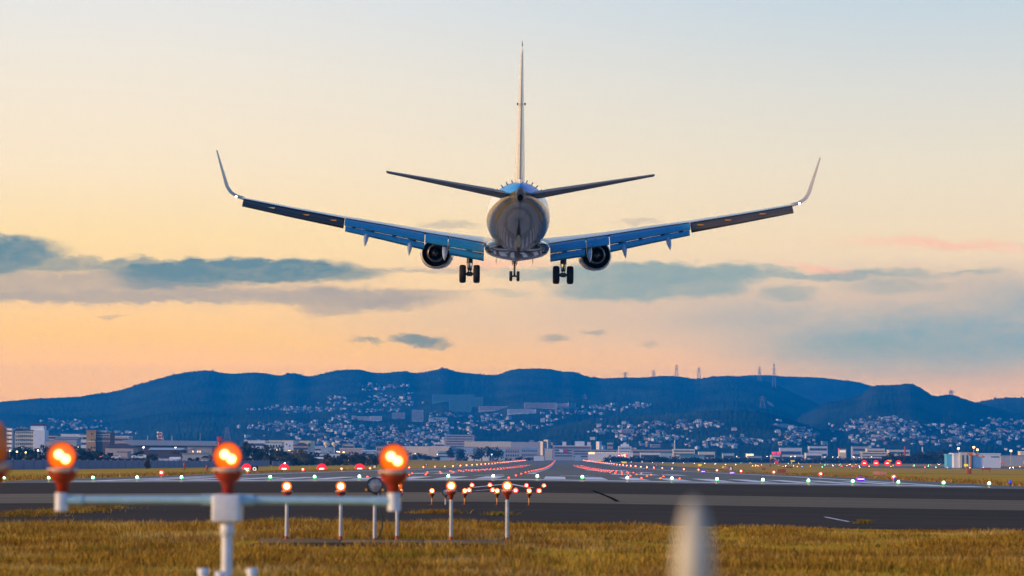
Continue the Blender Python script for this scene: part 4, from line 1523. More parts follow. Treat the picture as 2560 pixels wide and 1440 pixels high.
# low violet lamps by the right edge
M_VIO = mat('violet_glass', (0.14, 0.03, 0.45), 0.3, emit=(0.2, 0.03, 0.85), estr=.5)
M_VIOL = mat('lit_violet_strip', (0.5, 0.4, 1), 0.3, emit=(0.6, 0.4, 1.0), estr=6)
vp = thing('guard_light', 'x', 'guard light', (0, 0, 0), 0, 'violet lamps by the right runway edge')
MB().lathe([(.36, .05), (.40, .15), (.34, .34), (.0, .40)], 'Z', n=18).build('glass', M_VIO, vp)
MB().lathe([(.30, -.02), (.30, .06)], 'Z', n=14, cap0=True).build('base', M_PLATE, vp)
MB().box((-.27, -.43, .17), (.27, -.39, .21)).build('lamp_strip', M_VIOL, vp)
for k, (px_, py_, d_, lab) in enumerate(((2147, 1202, 214, 'largest violet lamp, near the right end of the green line'), (1756, 1179, 420, 'violet lamp behind the right edge lamps'), (1828, 1183, 350, 'violet lamp below the right number 8'))):
    X = P(px_, py_, d_).x
    loc = (X, d_, gz(X, d_))
    if k == 0:
        vp.location, vp['label'] = loc, lab
    else:
        dup(vp, loc, 0, lab)
M_BLUEL = mat('blue_lamp_glass', (0.03, 0.05, 0.35), 0.25, emit=(0.03, 0.08, 0.9), estr=.5)
bp_ = thing('edge_marker', 'x', 'blue lamp', (0, 0, 0), 0, 'blue taxi edge lamps')
MB().lathe([(.06, -.05), (.04, .0), (.04, .2), (.10, .22)], 'Z', n=12).build('stem', M_PLATE, bp_)
MB().lathe([(.10, .22), (.12, .28), (.10, .42), (.0, .48)], 'Z', n=14).build('glass', M_BLUEL, bp_)
for k, (px_, d_, lab) in enumerate(((2232, 205, 'dim blue lamp on the grass edge right of the salmon board'), (2518, 176, 'dim blue lamp nearest the right picture edge'), (2308, 560, 'tiny blue lamp far out on the right grass'), (2376, 700, 'tiny blue lamp left of the windsock'))):
    X = P(px_, 1200, d_).x
    loc = (X, d_, gz(X, d_))
    if k == 0:
        bp_.location, bp_['label'] = loc, lab
    else:
        dup(bp_, loc, 0, lab)

# windsocks
M_SOCKO = mat('windsock_orange', (0.85, 0.22, 0.05), 0.7)
M_SOCKW = mat('windsock_white', (0.8, 0.74, 0.70), 0.7)


def windsock(px, py_top, py_base, d, lab, s):
    c = P(px, py_top, d)
    g0 = gz(c.x, d)
    t_ = thing('windsock', lab, 'windsock', (c.x, d, g0))
    hh = c.z - g0
    MB().tube([(0, 0, -.2), (0, 0, hh)], [.16 * s, .09 * s], 10).build('mast', M_RUST, t_)
    MB().box((-.9 * s, -.4, .1), (.1 * s, .4, 1.3 * s), 0, .03).build('control_box', M_RUST, t_)
    L = 3.4 * s
    seg = MB()
    n_ = 5
    for k in range(n_):
        a, b_ = k / n_, (k + 1) / n_
        f = lambda t: Vector((-.3 * s + t * L, 0, hh - .35 * s - .75 * s * t * t))
        seg.tube([f(a), f((a + b_) / 2), f(b_)], [(.42 - .24 * a) * s, (.42 - .12 * (a + b_)) * s, (.42 - .24 * b_) * s], 14, k % 2, False)
    seg.build('sock', [M_SOCKO, M_SOCKW], t_)


windsock(2421, 1131, 1181, 560, 'tall windsock with orange and white sock before the white airport building', 1.0)
windsock(1925, 1143, 1164, 1250, 'distant small windsock with a pale sock on the far right field', .9)
# dark red marker thing on the left grass
for px_, d_, h_, lab in ((518, 380, 1.0, 'small dark red bracket on the left grass'), (461, 470, 1.6, 'red hydrant like marker against the left wall')):
    c = P(px_, 1165, d_)
    t_ = thing('ground_marker', lab, 'marker', (c.x, d_, gz(c.x, d_)))
    MB().box((-.13, -.1, -.1), (-.03, .1, h_ * .6)).build('stake', M_RUST, t_)
    MB().box((.03, -.1, -.1), (.13, .1, h_ * .5)).build('stake', M_RUST, t_)
    MB().lathe([(.05, h_ * .45), (.2, h_ * .55), (.2, h_ * .85), (.05, h_)], 'Z', n=10, cap0=True, cap1=True).build('cap', M_RUST, t_)
# ------------------------------------------------------------------ town
WHITE = mat('wall_white', (0.86, 0.86, 0.88), 0.7, noise=(0.05, 0.9, 1.05))
CREAM = mat('wall_cream', (0.84, 0.72, 0.54), 0.7, noise=(0.05, 0.9, 1.05))
TAN = mat('wall_tan_brick', (0.50, 0.30, 0.15), 0.8, noise=(0.1, 0.85, 1.1))
BROWN = mat('wall_dark_brown', (0.13, 0.10, 0.11), 0.7, noise=(0.1, 0.85, 1.1))
GREYW = mat('wall_grey', (0.46, 0.47, 0.50), 0.7, noise=(0.05, 0.85, 1.1))
PINKW = mat('wall_pinkish', (0.58, 0.45, 0.41), 0.7, noise=(0.05, 0.85, 1.1))
DARKW = mat('wall_dark_shed', (0.10, 0.085, 0.09), 0.8, noise=(0.05, 0.8, 1.2))
BLUEW = mat('wall_blue_sheet', (0.10, 0.45, 0.75), 0.6, noise=(0.08, 0.9, 1.1))
TEALW = mat('wall_blue_green_tower', (0.10, 0.27, 0.30), 0.7, noise=(0.03, 0.85, 1.1))
R_DARK = mat('roof_dark_tile', (0.07, 0.06, 0.075), 0.7, noise=(0.1, 0.8, 1.2))
R_GREY = mat('roof_grey_sheet', (0.27, 0.28, 0.29), 0.6, noise=(0.05, 0.85, 1.15))
R_BLUE = mat('roof_pale_blue', (0.42, 0.55, 0.65), 0.55, noise=(0.05, 0.9, 1.1))
R_GREEN = mat('roof_green', (0.08, 0.30, 0.24), 0.6)
WIN = mat('window_dark', (0.05, 0.06, 0.08), 0.15)
WINP = mat('window_pale', (0.55, 0.60, 0.68), 0.2)
WINL = mat('window_lit', (0.9, 0.6, 0.3), 0.4, emit=(1.0, 0.62, 0.28), estr=2.0, sample=False)
REDP = mat('red_panel', (0.72, 0.03, 0.04), 0.5)
LITW = mat('lit_shop_sign', (0.9, 0.8, 0.6), 0.5, emit=(1.0, 0.75, 0.5), estr=.9, sample=False)
LITR = mat('lit_red_shop_sign', (0.9, 0.05, 0.1), 0.5, emit=(1.0, 0.05, 0.10), estr=1.0, sample=False)
GREENP = mat('green_mark', (0.03, 0.22, 0.10), 0.6)
BLUEP = mat('blue_grey_mark', (0.16, 0.20, 0.28), 0.6)


def gable(mb, w, d, z0, rise, over=.5, mi=0, along='x', hip=0.0):
    """roof body over a w x d plan centred on the origin in x, from y=0 to d"""
    x0, x1, y0, y1 = -w / 2 - over, w / 2 + over, -over, d + over
    if along == 'x':
        ym, h = (y0 + y1) / 2, hip * d
        vs = [(x0, y0, z0), (x1, y0, z0), (x1, y1, z0), (x0, y1, z0), (x0 + h, ym, z0 + rise), (x1 - h, ym, z0 + rise)]
        fs = [(0, 3, 2, 1), (0, 1, 5, 4), (2, 3, 4, 5), (1, 2, 5), (3, 0, 4)]
    else:
        xm, h = 0, hip * w
        vs = [(x0, y0, z0), (x1, y0, z0), (x1, y1, z0), (x0, y1, z0), (xm, y0 + h, z0 + rise), (xm, y1 - h, z0 + rise)]
        fs = [(0, 3, 2, 1), (0, 1, 4), (1, 2, 5, 4), (2, 3, 5), (3, 0, 4, 5)]
    return mb.add(vs, fs, mi)


def bld(name, lab, cat, px0, px1, ptop, d, m_, dep=18, rz=0.0, roof=None, rm=None, rise=0, rows=0, band=None, cols=0, side=None, sink=3.0, grp=None, gz_=None, lat=0.72):
    """a building whose front spans photo columns px0..px1 at d metres, its eaves at row ptop"""
    c = P((px0 + px1) / 2, ptop, d)
    g0 = gb(c.x, d) if gz_ is None else gz_
    w = (px1 - px0) * d / FPX
    if rz:
        w = max(4.0, (w - dep * abs(math.sin(rz))) / math.cos(rz))
    h = c.z - g0
    t_ = thing(name, lab, cat, (c.x, d, g0), rz, grp)
    MB().box((-w / 2, 0, -sink), (w / 2, dep, h)).build('wall', [m_], t_)
    if roof == 'flat':
        q = MB()
        q.box((-w / 2 - .25, -.25, h), (w / 2 + .25, dep + .25, h + .6))
        q.build('roof', rm or R_GREY, t_)
    elif roof in ('gable', 'hip', 'gable_y'):
        q = MB()
        gable(q, w, dep, h + .02, rise, .6, 0, 'y' if roof == 'gable_y' else 'x', .45 if roof == 'hip' else 0)
        q.build('roof', rm or R_DARK, t_)
    if rows:
        st = h * lat / rows
        for k in range(rows):
            z0 = h - (k + 1) * st + st * .25
            if cols:
                cw = w * .9 / cols
                me = None
                for j in range(cols):
                    if me is None:
                        me = MB().box((0, -.12, 0), (cw * .55, .05, st * .5)).mesh('window', [band or WIN])
                    o = bpy.data.objects.new('window', me)
                    COL.objects.link(o)
                    o.parent = t_
                    o.location = (-w * .45 + j * cw + cw * .22, 0, z0)
            else:
                MB().box((-w * .46, -.12, z0), (w * .46, .05, z0 + st * .42)).build('window_band', band or WIN, t_)
    if side is not None and rz:
        sx = -1 if rz > 0 else 1
        MB().box((sx * (w / 2 + .06) - .06, .01, -sink), (sx * (w / 2 + .06) + .06, dep - .01, h - .01)).build('side_wall', side, t_)
    t_['_w'], t_['_h'], t_['_d'] = w, h, dep
    return t_


def wh(t_):
    r_ = t_['_w'], t_['_h'], t_['_d']
    return r_


# --- left town
D = 1700
t_ = bld('apartment_block', 'white apartment block with balconies cut by the left picture edge', 'apartments', 4, 36, 1072, D, WHITE, 14, R(-20), 'flat', GREYW, rows=5)
t_ = bld('apartment_block', 'cream six storey apartment block with balconies and a gabled white end', 'apartments', 34, 83, 1077, D, CREAM, 13, R(0), 'gable', R_DARK, 1.6, rows=5, cols=9)
w, h, dd = wh(t_)
for k in range(5):
    z = h * (1 - .72 * (k + 1) / 5)
    MB().box((-w * .48, -1.2, z - .1), (w * .48, -.13, z + .75)).build('balcony', CREAM, t_)
MB().box((w / 2 + .01, -2, -3), (w / 2 + 7.6, 11, h + .6)).build('end_wing', WHITE, t_)
q = MB()
q.box((w / 2 - 2.6, 0, h + .62), (w / 2 + 6.5, 8, h + 3.6))
tw = q.build('stair_tower', WHITE, t_)
q = MB()
gable(q, 9.4, 8, 0, 1.6, .4)
o = q.build('roof', R_DARK, tw)
o.location = (w / 2 + 1.95, 0, h + 3.62)
bld('apartment_block', 'low brownish apartment block right of the gabled white end', 'apartments', 110, 141, 1089, 1900, PINKW, 14, 0, 'flat', R_DARK, rows=4)
bld('office_building', 'long white stepped office behind the first bar lamp', 'office', 150, 200, 1087, 1850, WHITE, 16, 0, 'flat', WHITE, rows=3)
bld('low_wing', 'low white wing in front of the stepped white office', 'office', 140, 190, 1094, 1800, WHITE, 10, 0, 'flat', R_GREY, rows=2)
t_ = bld('office_building', 'small white building with a blue round mark beside the brick tower', 'office', 197, 215, 1088, 1750, WHITE, 12, 0, 'flat', R_GREY, rows=3)
w, h, dd = wh(t_)
MB().lathe([(.01, -.2), (1.1, -.2), (1.1, .0)], 'Y', (0, 0, h - 2), 18).build('round_mark', BLUEP, t_)
bld('shed', 'pale pinkish shed below the stepped white office', 'shed', 112, 134, 1103, 1600, PINKW, 10, 0, 'flat', R_GREY)
bld('shed', 'grey sheet shed behind the first bar lamp', 'shed', 134, 190, 1098, 1550, GREYW, 14, 0, 'gable', R_GREY, 1)
t_ = bld('brick_building', 'tan brick tower joined to a dark office with rows of pale windows', 'office', 214, 238, 1078, 1350, TAN, 8, 0, 'flat', TAN, sink=3)
w, h, dd = wh(t_)
for z, n_ in ((h - 1.4, 1), (h * .68, 2), (h * .42, 2), (h * .17, 2)):
    for k in range(n_):
        MB().box((w * .08 + k * 1.5 - .5, -.12, z - .5), (w * .08 + k * 1.5 + .3, .05, z + .5)).build('window', WIN, t_)
MB().box((-w * .42, -.14, h * .62), (w * .42, .02, h * .66)).build('balcony', CREAM, t_)
W2 = 36 * 1350 / FPX
wd_ = MB().box((w / 2 + .02, 1, -3), (w / 2 + W2, 14, h - .5)).build('dark_wing', BROWN, t_)
me = MB().box((0, .88, 0), (.52, 1.05, .55)).mesh('window', [WINP])
for z in (h - 2.0, h - 3.3, h - 5.6):
    for k in range(9):
        o = bpy.data.objects.new('window', me)
        COL.objects.link(o)
        o.parent = wd_
        o.location = (w / 2 + .5 + k * .82, 0, z)
MB().box((w / 2 + .3, 2, h - .49), (w / 2 + W2 * .7, 10, h + .4)).build('roof', GREYW, t_)
bld('office_building', 'pale three storey office with strip windows right of the brick tower', 'office', 274, 321, 1092, 1800, PINKW, 16, 0, 'flat', WHITE, rows=3)
t_ = bld('hangar', 'very long low shed with a broad grey roof behind the car park', 'hangar', 331, 536, 1114, 1450, DARKW, 60, 0, None)
w, h, dd = wh(t_)
q = MB()
q.add([(-w / 2 - 1, -1, h), (w / 2 + 1, -1, h), (w / 2 - 3, 30, h + 2.9), (-w / 2 - 12, 30, h + 3.4), (-w / 2 - 1, 61, h), (w / 2 + 1, 61, h)], [(0, 1, 2, 3), (3, 2, 5, 4), (0, 3, 4), (1, 5, 2), (0, 4, 5, 1)])
q.build('roof', R_GREY, t_)
bld('house', 'wide house with a dark hipped roof left of the long shed', 'house', 262, 332, 1119, 1150, PINKW, 12, 0, 'hip', R_DARK, 2.0)
bld('shed', 'shed with a pale blue low roof in front of the long shed', 'shed', 372, 452, 1125, 1200, DARKW, 16, 0, 'gable', R_BLUE, 1.1)
t_ = bld('workshop', 'low workshop with three lit windows in front of the long shed', 'workshop', 467, 530, 1120, 1150, PINKW, 10, R(4), 'flat', R_GREY)
w, h, dd = wh(t_)
for k in range(8):
    MB().box((-w * .40 + k * w * .1, -.12, h - 2.0), (-w * .40 + k * w * .1 + .55, .05, h - 1.3)).build('window', WINL if k in (1, 3, 4) else WINP, t_)
MB().box((-w / 2 - .3, -1.5, h - .5), (-w * .3, -.01, h - .3)).build('canopy', WHITE, t_)
for px0, px1, pt, d, mm, rf, rs, lab in ((292, 318, 1131, 1080, PINKW, 'flat', 0, 'small open shed right of the white cars'), (395, 445, 1144, 960, PINKW, 'gable', 1.4, 'dark roofed house with a pale window row on the bank'), (455, 540, 1136, 1050, GREYW, 'flat', 0, 'long grey bank shed below the lit workshop'),
                                     (503, 516, 1149, 900, WHITE, 'flat', 0, 'tiny lit white kiosk on the bank'), (888, 936, 1142, 1300, PINKW, 'flat', 0, 'plain pinkish hall at the end of the grey wall'), (560, 600, 1128, 1150, DARKW, 'gable', 1.2, 'dark shed behind the middle bar lamp')):
    bld('shed', lab, 'shed', px0, px1, pt, d, mm, 8, 0, rf, R_DARK if rf == 'gable' else R_GREY, rs, rows=1 if 'window' in lab else 0, band=WINP)
# white canopy tents on the bank
for px, py, d, wd, lab in ((436, 1148, 900, 3.4, 'white tent roof on poles on the bank'), (797, 1147, 1150, 3.6, 'pale flat canopy above the grey wall')):
    c = P(px, py, d)
    t_ = thing('canopy_tent', lab, 'canopy', (c.x, d, gb(c.x, d)), 0)
    hh = c.z - t_.location.z
    gable(MB(), wd, 3, hh, .8, .3).build('roof', WHITE, t_)
    for sx in (-1, 1):
        for y_ in (0, 3):
            MB().tube([(sx * wd * .45, y_, -1), (sx * wd * .45, y_, hh + .05)], .07, 6).build('leg', WHITE, t_)

# --- middle town
t_ = bld('warehouse', 'big white warehouse with dark emblems left of the tan house', 'warehouse', 672, 733, 1103, 1700, CREAM, 40, R(0), 'flat', CREAM)
w, h, dd = wh(t_)
MB().box((w * .20, -.2, -3), (w / 2 + .05, -.01, h - .1)).build('shaded_end', WHITE, t_)
for x_, z_ in ((w * .23, h - 2.0), (w * .36, h - 3.2), (w * .36, h - 5.6)):
    q = MB().add([(x_ - .8, -.28, z_ - .6), (x_ + .8, -.28, z_ - .6), (x_, -.28, z_ + .8), (x_ - .8, -.21, z_ - .6), (x_ + .8, -.21, z_ - .6), (x_, -.21, z_ + .8)], [(0, 1, 2), (3, 5, 4), (0, 3, 4, 1), (1, 4, 5, 2), (2, 5, 3, 0)])
    q.build('emblem', BLUEP, t_)
bld('house', 'tan house with a dark hipped roof right of the emblem warehouse', 'house', 733, 771, 1114, 1500, PINKW, 14, 0, 'hip', R_DARK, 1.8, rows=2)
t_ = bld('warehouse', 'cream hall with a green mark behind the tan house', 'warehouse', 745, 777, 1104, 1750, CREAM, 30, 0, 'flat', CREAM)
w, h, dd = wh(t_)
q = MB().lathe([(.01, -.2), (.9, -.2), (.9, .0)], 'Y', (w * .38, 0, h - 1.7), 12)
q.build('emblem', GREENP, t_)
bld('warehouse', 'white low block with windows left of the emblem warehouse', 'warehouse', 664, 704, 1108, 1650, WHITE, 14, 0, 'flat', R_GREY, rows=2, cols=5)
bld('warehouse', 'white building under rooftop frames behind the dark trees', 'warehouse', 612, 662, 1103, 1900, WHITE, 20, 0, 'flat', WHITE, rows=2)
bld('hall', 'long low white hall behind the right end of the dark trees', 'hall', 778, 805, 1118, 1900, WHITE, 14, 0, 'gable', R_BLUE, 1, rows=2)
for px, pt, pb, lab, m2 in ((816, 1104, 1116, 'squat cream tank tower above the low roofs', CREAM), (836, 1105, 1122, 'cream ball topped water tower left of the right bar lamp', CREAM)):
    d = 2100
    c = P(px, pt, d)
    t_ = thing('water_tower', lab, 'water tower', (c.x, d, gb(c.x, d)), 0)
    hh = c.z - t_.location.z
    MB().tube([(0, 0, -2), (0, 0, hh - 3)], [1.2 if px < 820 else .6, 1.0 if px < 820 else .5], 12).build('column', WHITE, t_)
    MB().lathe([(.6, hh - 4), (2.3, hh - 2.6), (2.4, hh - 1), (1.2, hh)], 'Z', n=16, cap0=True, cap1=True).build('tank', m2, t_)
bld('factory', 'blue grey factory block below the cream water tower', 'factory', 802, 830, 1120, 1800, R_BLUE, 16, 0, 'flat', GREYW)
bld('factory', 'grey works building left of the right bar lamp', 'factory', 856, 884, 1111, 2100, GREYW, 16, 0, 'flat', R_GREY, rows=2)
bld('hall', 'long beige flat hall under the crowded hillside', 'hall', 849, 908, 1122, 1900, PINKW, 20, 0, 'flat', CREAM)
bld('hall', 'white hall with green windows on the bank right of the trees', 'hall', 800, 862, 1135, 1500, WHITE, 12, 0, 'flat', R_GREY, rows=1, cols=6)
bld('hall', 'pale green glazed hall beside the right bar lamp', 'hall', 905, 938, 1128, 1700, R_BLUE, 14, 0, 'gable', WHITE, .8, rows=1)
bld('apartment_block', 'pink flats behind the right bar lamp', 'apartments', 940, 985, 1117, 1900, PINKW, 14, 0, 'flat', R_GREY, rows=2, cols=7)
DM = 2900
bld('warehouse', 'long cream warehouse right of the right bar lamp', 'warehouse', 1005, 1075, 1117, DM, CREAM, 40, 0, 'flat', WHITE)
bld('warehouse', 'second cream warehouse with a dull blue right end', 'warehouse', 1076, 1124, 1117, DM - 60, CREAM, 40, 0, 'flat', WHITE)
bld('warehouse', 'blue grey warehouse with vertical ribs left of the round dark tree', 'warehouse', 1124, 1192, 1118, DM - 20, GREYW, 40, 0, 'flat', R_GREY, rows=1, cols=12)
t_ = bld('warehouse', 'huge cream and grey warehouse, widest of all, left of two grey towers', 'warehouse', 1161, 1278, 1105, 3250, CREAM, 70, 0, 'flat', WHITE)
w, h, dd = wh(t_)
for k in range(6):
    MB().box((-w * .44 + k * w * .16, -.2, h * .55), (-w * .40 + k * w * .16 + 1.5, -.01, h * .62)).build('louvre', BROWN, t_)
MB().box((w / 2 + .05, 0, -3), (w / 2 + 72 * 3250 / FPX, 60, h + .3)).build('shaded_end', GREYW, t_)
bld('apartment_block', 'tan slab of flats with a rose left end above the warehouses', 'apartments', 1113, 1185, 1088, 3600, PINKW, 18, 0, 'flat', GREYW, rows=7)
bld('apartment_block', 'white irregular flats just above the long cream warehouse', 'apartments', 1086, 1112, 1108, 3350, WHITE, 14, 0, 'flat', WHITE, rows=3)
bld('school_building', 'red roofed terrace of flats before the huge warehouse', 'apartments', 1205, 1300, 1119, 2900, PINKW, 14, 0, 'flat', PINKW, rows=2)
bld('hall', 'long blue roofed market hall at the left of the runway end', 'hall', 1160, 1262, 1127, 2700, R_BLUE, 30, 0, 'gable', R_BLUE, 2.2)
bld('hall', 'white vaulted shed in front of the blue roofed market hall', 'hall', 1170, 1222, 1132, 2500, WHITE, 20, 0, 'gable', R_BLUE, 1.6)
bld('factory', 'small white and blue factory left of the market hall', 'factory', 1095, 1140, 1129, 2600, R_BLUE, 16, 0, 'flat', R_GREY, rows=2)
bld('factory', 'pale factory with piers right of the market hall', 'factory', 1262, 1300, 1124, 2750, GREYW, 16, 0, 'flat', R_GREY, rows=2, cols=6)
bld('office_building', 'blue topped office over the runway end', 'office', 1302, 1345, 1122, 2850, GREYW, 16, 0, 'flat', BLUEW, rows=2, cols=8)
bld('hall', 'cream store with a white sign left of the red panel', 'shop', 1362, 1381, 1123, 2850, CREAM, 16, 0, 'flat', WHITE)
t_ = bld('shop', 'shop block with a white and a red panel over the runway end', 'shop', 1385, 1432, 1122, 2850, GREYW, 16, 0, 'flat', R_GREY, rows=3)
w, h, dd = wh(t_)
MB().box((w * -.22, -.5, h - 4.2), (w * -.02, -.14, h - .9)).build('white_panel', WHITE, t_)
MB().box((w * .0, -.5, h - 4.2), (w * .2, -.14, h - .2)).build('red_panel', REDP, t_)
for px0, px1, pt, lab in ((1357, 1364, 1104, 'left of two thin grey apartment towers'), (1369, 1377, 1100, 'right of two thin grey apartment towers')):
    bld('tower_block', lab, 'tower block', px0, px1, pt, 3500, GREYW, 12, R(30), 'flat', R_GREY, rows=6, side=CREAM)
t_ = bld('school_building', 'long pale school with tank boxes on its roof right of the towers', 'school', 1382, 1478, 1115, 3200, PINKW, 16, 0, 'flat', WHITE, rows=3)
w, h, dd = wh(t_)
for x_, s_ in ((.14, 3), (.26, 3), (-.2, 2.4), (.44, 2.2)):
    MB().box((x_ * w - s_, 2, h + .6), (x_ * w + s_, 8, h + 3 + s_)).build('roof_tank', WHITE, t_)
bld('apartment_block', 'narrow white tower block on the low hill foot right of the school', 'tower block', 1497, 1505, 1105, 3500, WHITE, 10, R(25), 'flat', WHITE)
bld('apartment_block', 'pinkish pair of flats with a white head right of the narrow tower', 'apartments', 1518, 1532, 1108, 3500, PINKW, 10, 0, 'flat', WHITE, rows=3)
t_ = bld('hospital', 'white stepped hospital like block with window rows right of the runway end', 'hospital', 1546, 1578, 1117, 3000, WHITE, 20, 0, 'flat', WHITE, rows=3, cols=9)
w, h, dd = wh(t_)
MB().box((-w * .3, 2, h + .6), (w * .32, 14, h + 3.2)).build('upper_storey', WHITE, t_)
MB().box((-w * .1, 4, h + 3.2), (w * .12, 10, h + 5.2)).build('roof_tank', WHITE, t_)
MB().box((w / 2 + .05, 1, -3), (w / 2 + 6, 16, h - 1)).build('side_wing', CREAM, t_)
t_ = bld('lit_store', 'long lit store with a sawtooth row of white flags', 'shop', 1471, 1582, 1134, 2700, WHITE, 20, 0, 'flat', WHITE)
w, h, dd = wh(t_)
for k in range(22):
    x_ = -w * .46 + k * w * .042
    MB().add([(x_ - .7, -.3, h + .6), (x_ + .7, -.3, h + .6), (x_, -.3, h + 1.9), (x_ - .7, .1, h + .6), (x_ + .7, .1, h + .6), (x_, .1, h + 1.9)], [(0, 1, 2), (3, 5, 4), (0, 3, 4, 1), (1, 4, 5, 2), (2, 5, 3, 0)]).build('roof_flag', LITW, t_)
MB().box((-w * .5, -.5, h - .6), (-w * .36, -.05, h + 1.4)).build('lit_sign', WINL, t_)
for k, (m2) in enumerate((LITR, LITW, WINL, LITR)):
    MB().box((w * (.18 + .055 * k), -.4, h - 3.4), (w * (.22 + .055 * k), -.05, h - .6)).build('sign_letter', m2, t_)
for a in ((1430, 1545, 1125, 2950, GREYW, 3, 'long grey terrace behind the flagged store'), (1578, 1684, 1125, 2950, PINKW, 2, 'long rose terrace right of the hospital'), (1600, 1650, 1132, 2700, WHITE, 1, 'white open depot right of the flagged store'), (1650, 1680, 1133, 2680, R_BLUE, 0, 'pale blue hall right of the white depot'),
          (1682, 1736, 1124, 2850, CREAM, 3, 'cream storeyed building under the small chimney'), (1746, 1786, 1131, 2700, CREAM, 1, 'cream flat hall left of the green roofed sheds'), (1806, 1834, 1134, 2650, R_BLUE, 1, 'small blue gabled shed in the right strip'), (1868, 1902, 1141, 2500, R_BLUE, 1, 'low white blue hall left of the red lit sign'),
          (1948, 2006, 1137, 2600, WHITE, 1, 'long white low hall right of the red lit sign'), (2012, 2052, 1133, 2700, WHITE, 1, 'white store with a bright round bush before it'), (1948, 2002, 1120, 3400, WHITE, 1, 'long pale school slab on the right hill foot'), (2020, 2066, 1116, 3400, WHITE, 2, 'second pale school slab with a flat white roof'),
          (2150, 2214, 1131, 2700, CREAM, 3, 'cream two level flats left of the big dark trees'), (2164, 2208, 1123, 2850, CREAM, 2, 'upper cream flats behind the two level flats'), (2218, 2270, 1126, 2900, CREAM, 2, 'cream terrace half hidden by dark trees'), (2128, 2168, 1117, 3300, GREYW, 2, 'grey white roofed flats on the right foot slope'),
          (2496, 2556, 1140, 1700, GREYW, 0, 'low grey shed right of the airport building'), (1335, 1360, 1140, 2500, WHITE, 0, 'small white hut at the runway end'), (1438, 1452, 1137, 2550, R_BLUE, 0, 'small pale blue hut right of the runway end'), (1000, 1020, 1129, 2300, PINKW, 1, 'small red roofed house by the right bar lamp')):
    bld('town_building', a[6], 'building', a[0], a[1], a[2], a[3], a[4], 16, 0, 'flat', WHITE if a[4] is CREAM else R_GREY, rows=a[5])
bld('shed', 'green roofed long shed in the right strip', 'shed', 1700, 1760, 1141, 2550, GREYW, 14, 0, 'gable', R_GREEN, 2)
t_ = bld('shop', 'shop with a red lit double sign on the roof', 'shop', 1926, 1952, 1138, 2600, WHITE, 14, 0, 'flat', R_GREY, rows=1)
w, h, dd = wh(t_)
for sx in (-1, 1):
    MB().box((sx * w * .23 - w * .2, 1, h + .7), (sx * w * .23 + w * .2, 1.4, h + 3.6), 0, .05).build('lit_sign', LITR, t_)
t_ = bld('shop', 'cream tower like shop with a lit white sign and pink edge', 'shop', 2095, 2112, 1124, 2700, CREAM, 10, 0, 'flat', PINKW)
w, h, dd = wh(t_)
MB().box((-w * .42, -.4, h - 3), (w * .42, -.05, h - 1)).build('lit_sign', LITW, t_)
MB().box((-w * .62, .5, h - 2), (-w * .51, 1, h + 1.4)).build('side_sign', LITR, t_)
bld('kiosk', 'yellow lit box sign shop left of the blue hall', 'shop', 1864, 1882, 1135, 2650, WINL, 6, 0, 'flat', WHITE)
bld('tower_block', 'plain cream tower block at the right picture edge', 'tower block', 2544, 2557, 1130, 2000, CREAM, 10, 0, 'flat', WHITE)

# airport building on the right
DA = 1250
t_ = bld('airport_building', 'white low airport building with a raised left part behind the windsock', 'airport building', 2379, 2495, 1136, DA, WHITE, 14, 0, 'flat', WHITE)
w, h, dd = wh(t_)
MB().box((-w * .38, -1.2, -3), (-w * .08, -.01, h + 1.0)).build('raised_front', CREAM, t_)
for x_ in (-.33, -.24, -.13):
    MB().box((x_ * w, -1.32, -.2), (x_ * w + .8, -1.19, h - .4)).build('door', WIN, t_)
for k in range(6):
    MB().box((w * (.30 + .03 * k), -.12, h - 1.5), (w * (.30 + .03 * k) + .4, .02, h - .9)).build('window', WIN, t_)
MB().box((-w * .22, -1.34, h + .05), (-w * .19, -1.21, h + .55)).build('name_plate', BLUEP, t_)
bld('shed', 'bright blue sheet shed left of the airport building', 'shed', 2362, 2379, 1138, DA + 5, BLUEW, 8, 0, 'flat', BLUEW)
M_LAMPH = mat('lit_floodlight', (1, .6, .3), 0.4, emit=(1.0, .55, .18), estr=5)
for px, py, lab in ((2391, 1123, 'lit flood lamp mast left over the airport building'), (2429, 1120, 'lit flood lamp mast above the windsock'), (2438, 1126, 'shorter lit flood lamp mast right of the windsock'), (2521, 1129, 'lit flood lamp mast right of the airport building')):
    d = DA + 60
    c = P(px, py, d)
    f_ = thing('floodlight_mast', lab, 'floodlight', (c.x, d, gb(c.x, d)), 0, 'floodlight masts round the airport building')
    hh = c.z - f_.location.z
    MB().tube([(0, 0, -1), (0, 0, hh)], .16, 8).build('pole', M_POLE, f_)
    MB().box((-.55, -.2, hh - .1), (.55, .3, hh + .8), 0, .08).build('lamp_head', M_LAMPH, f_)


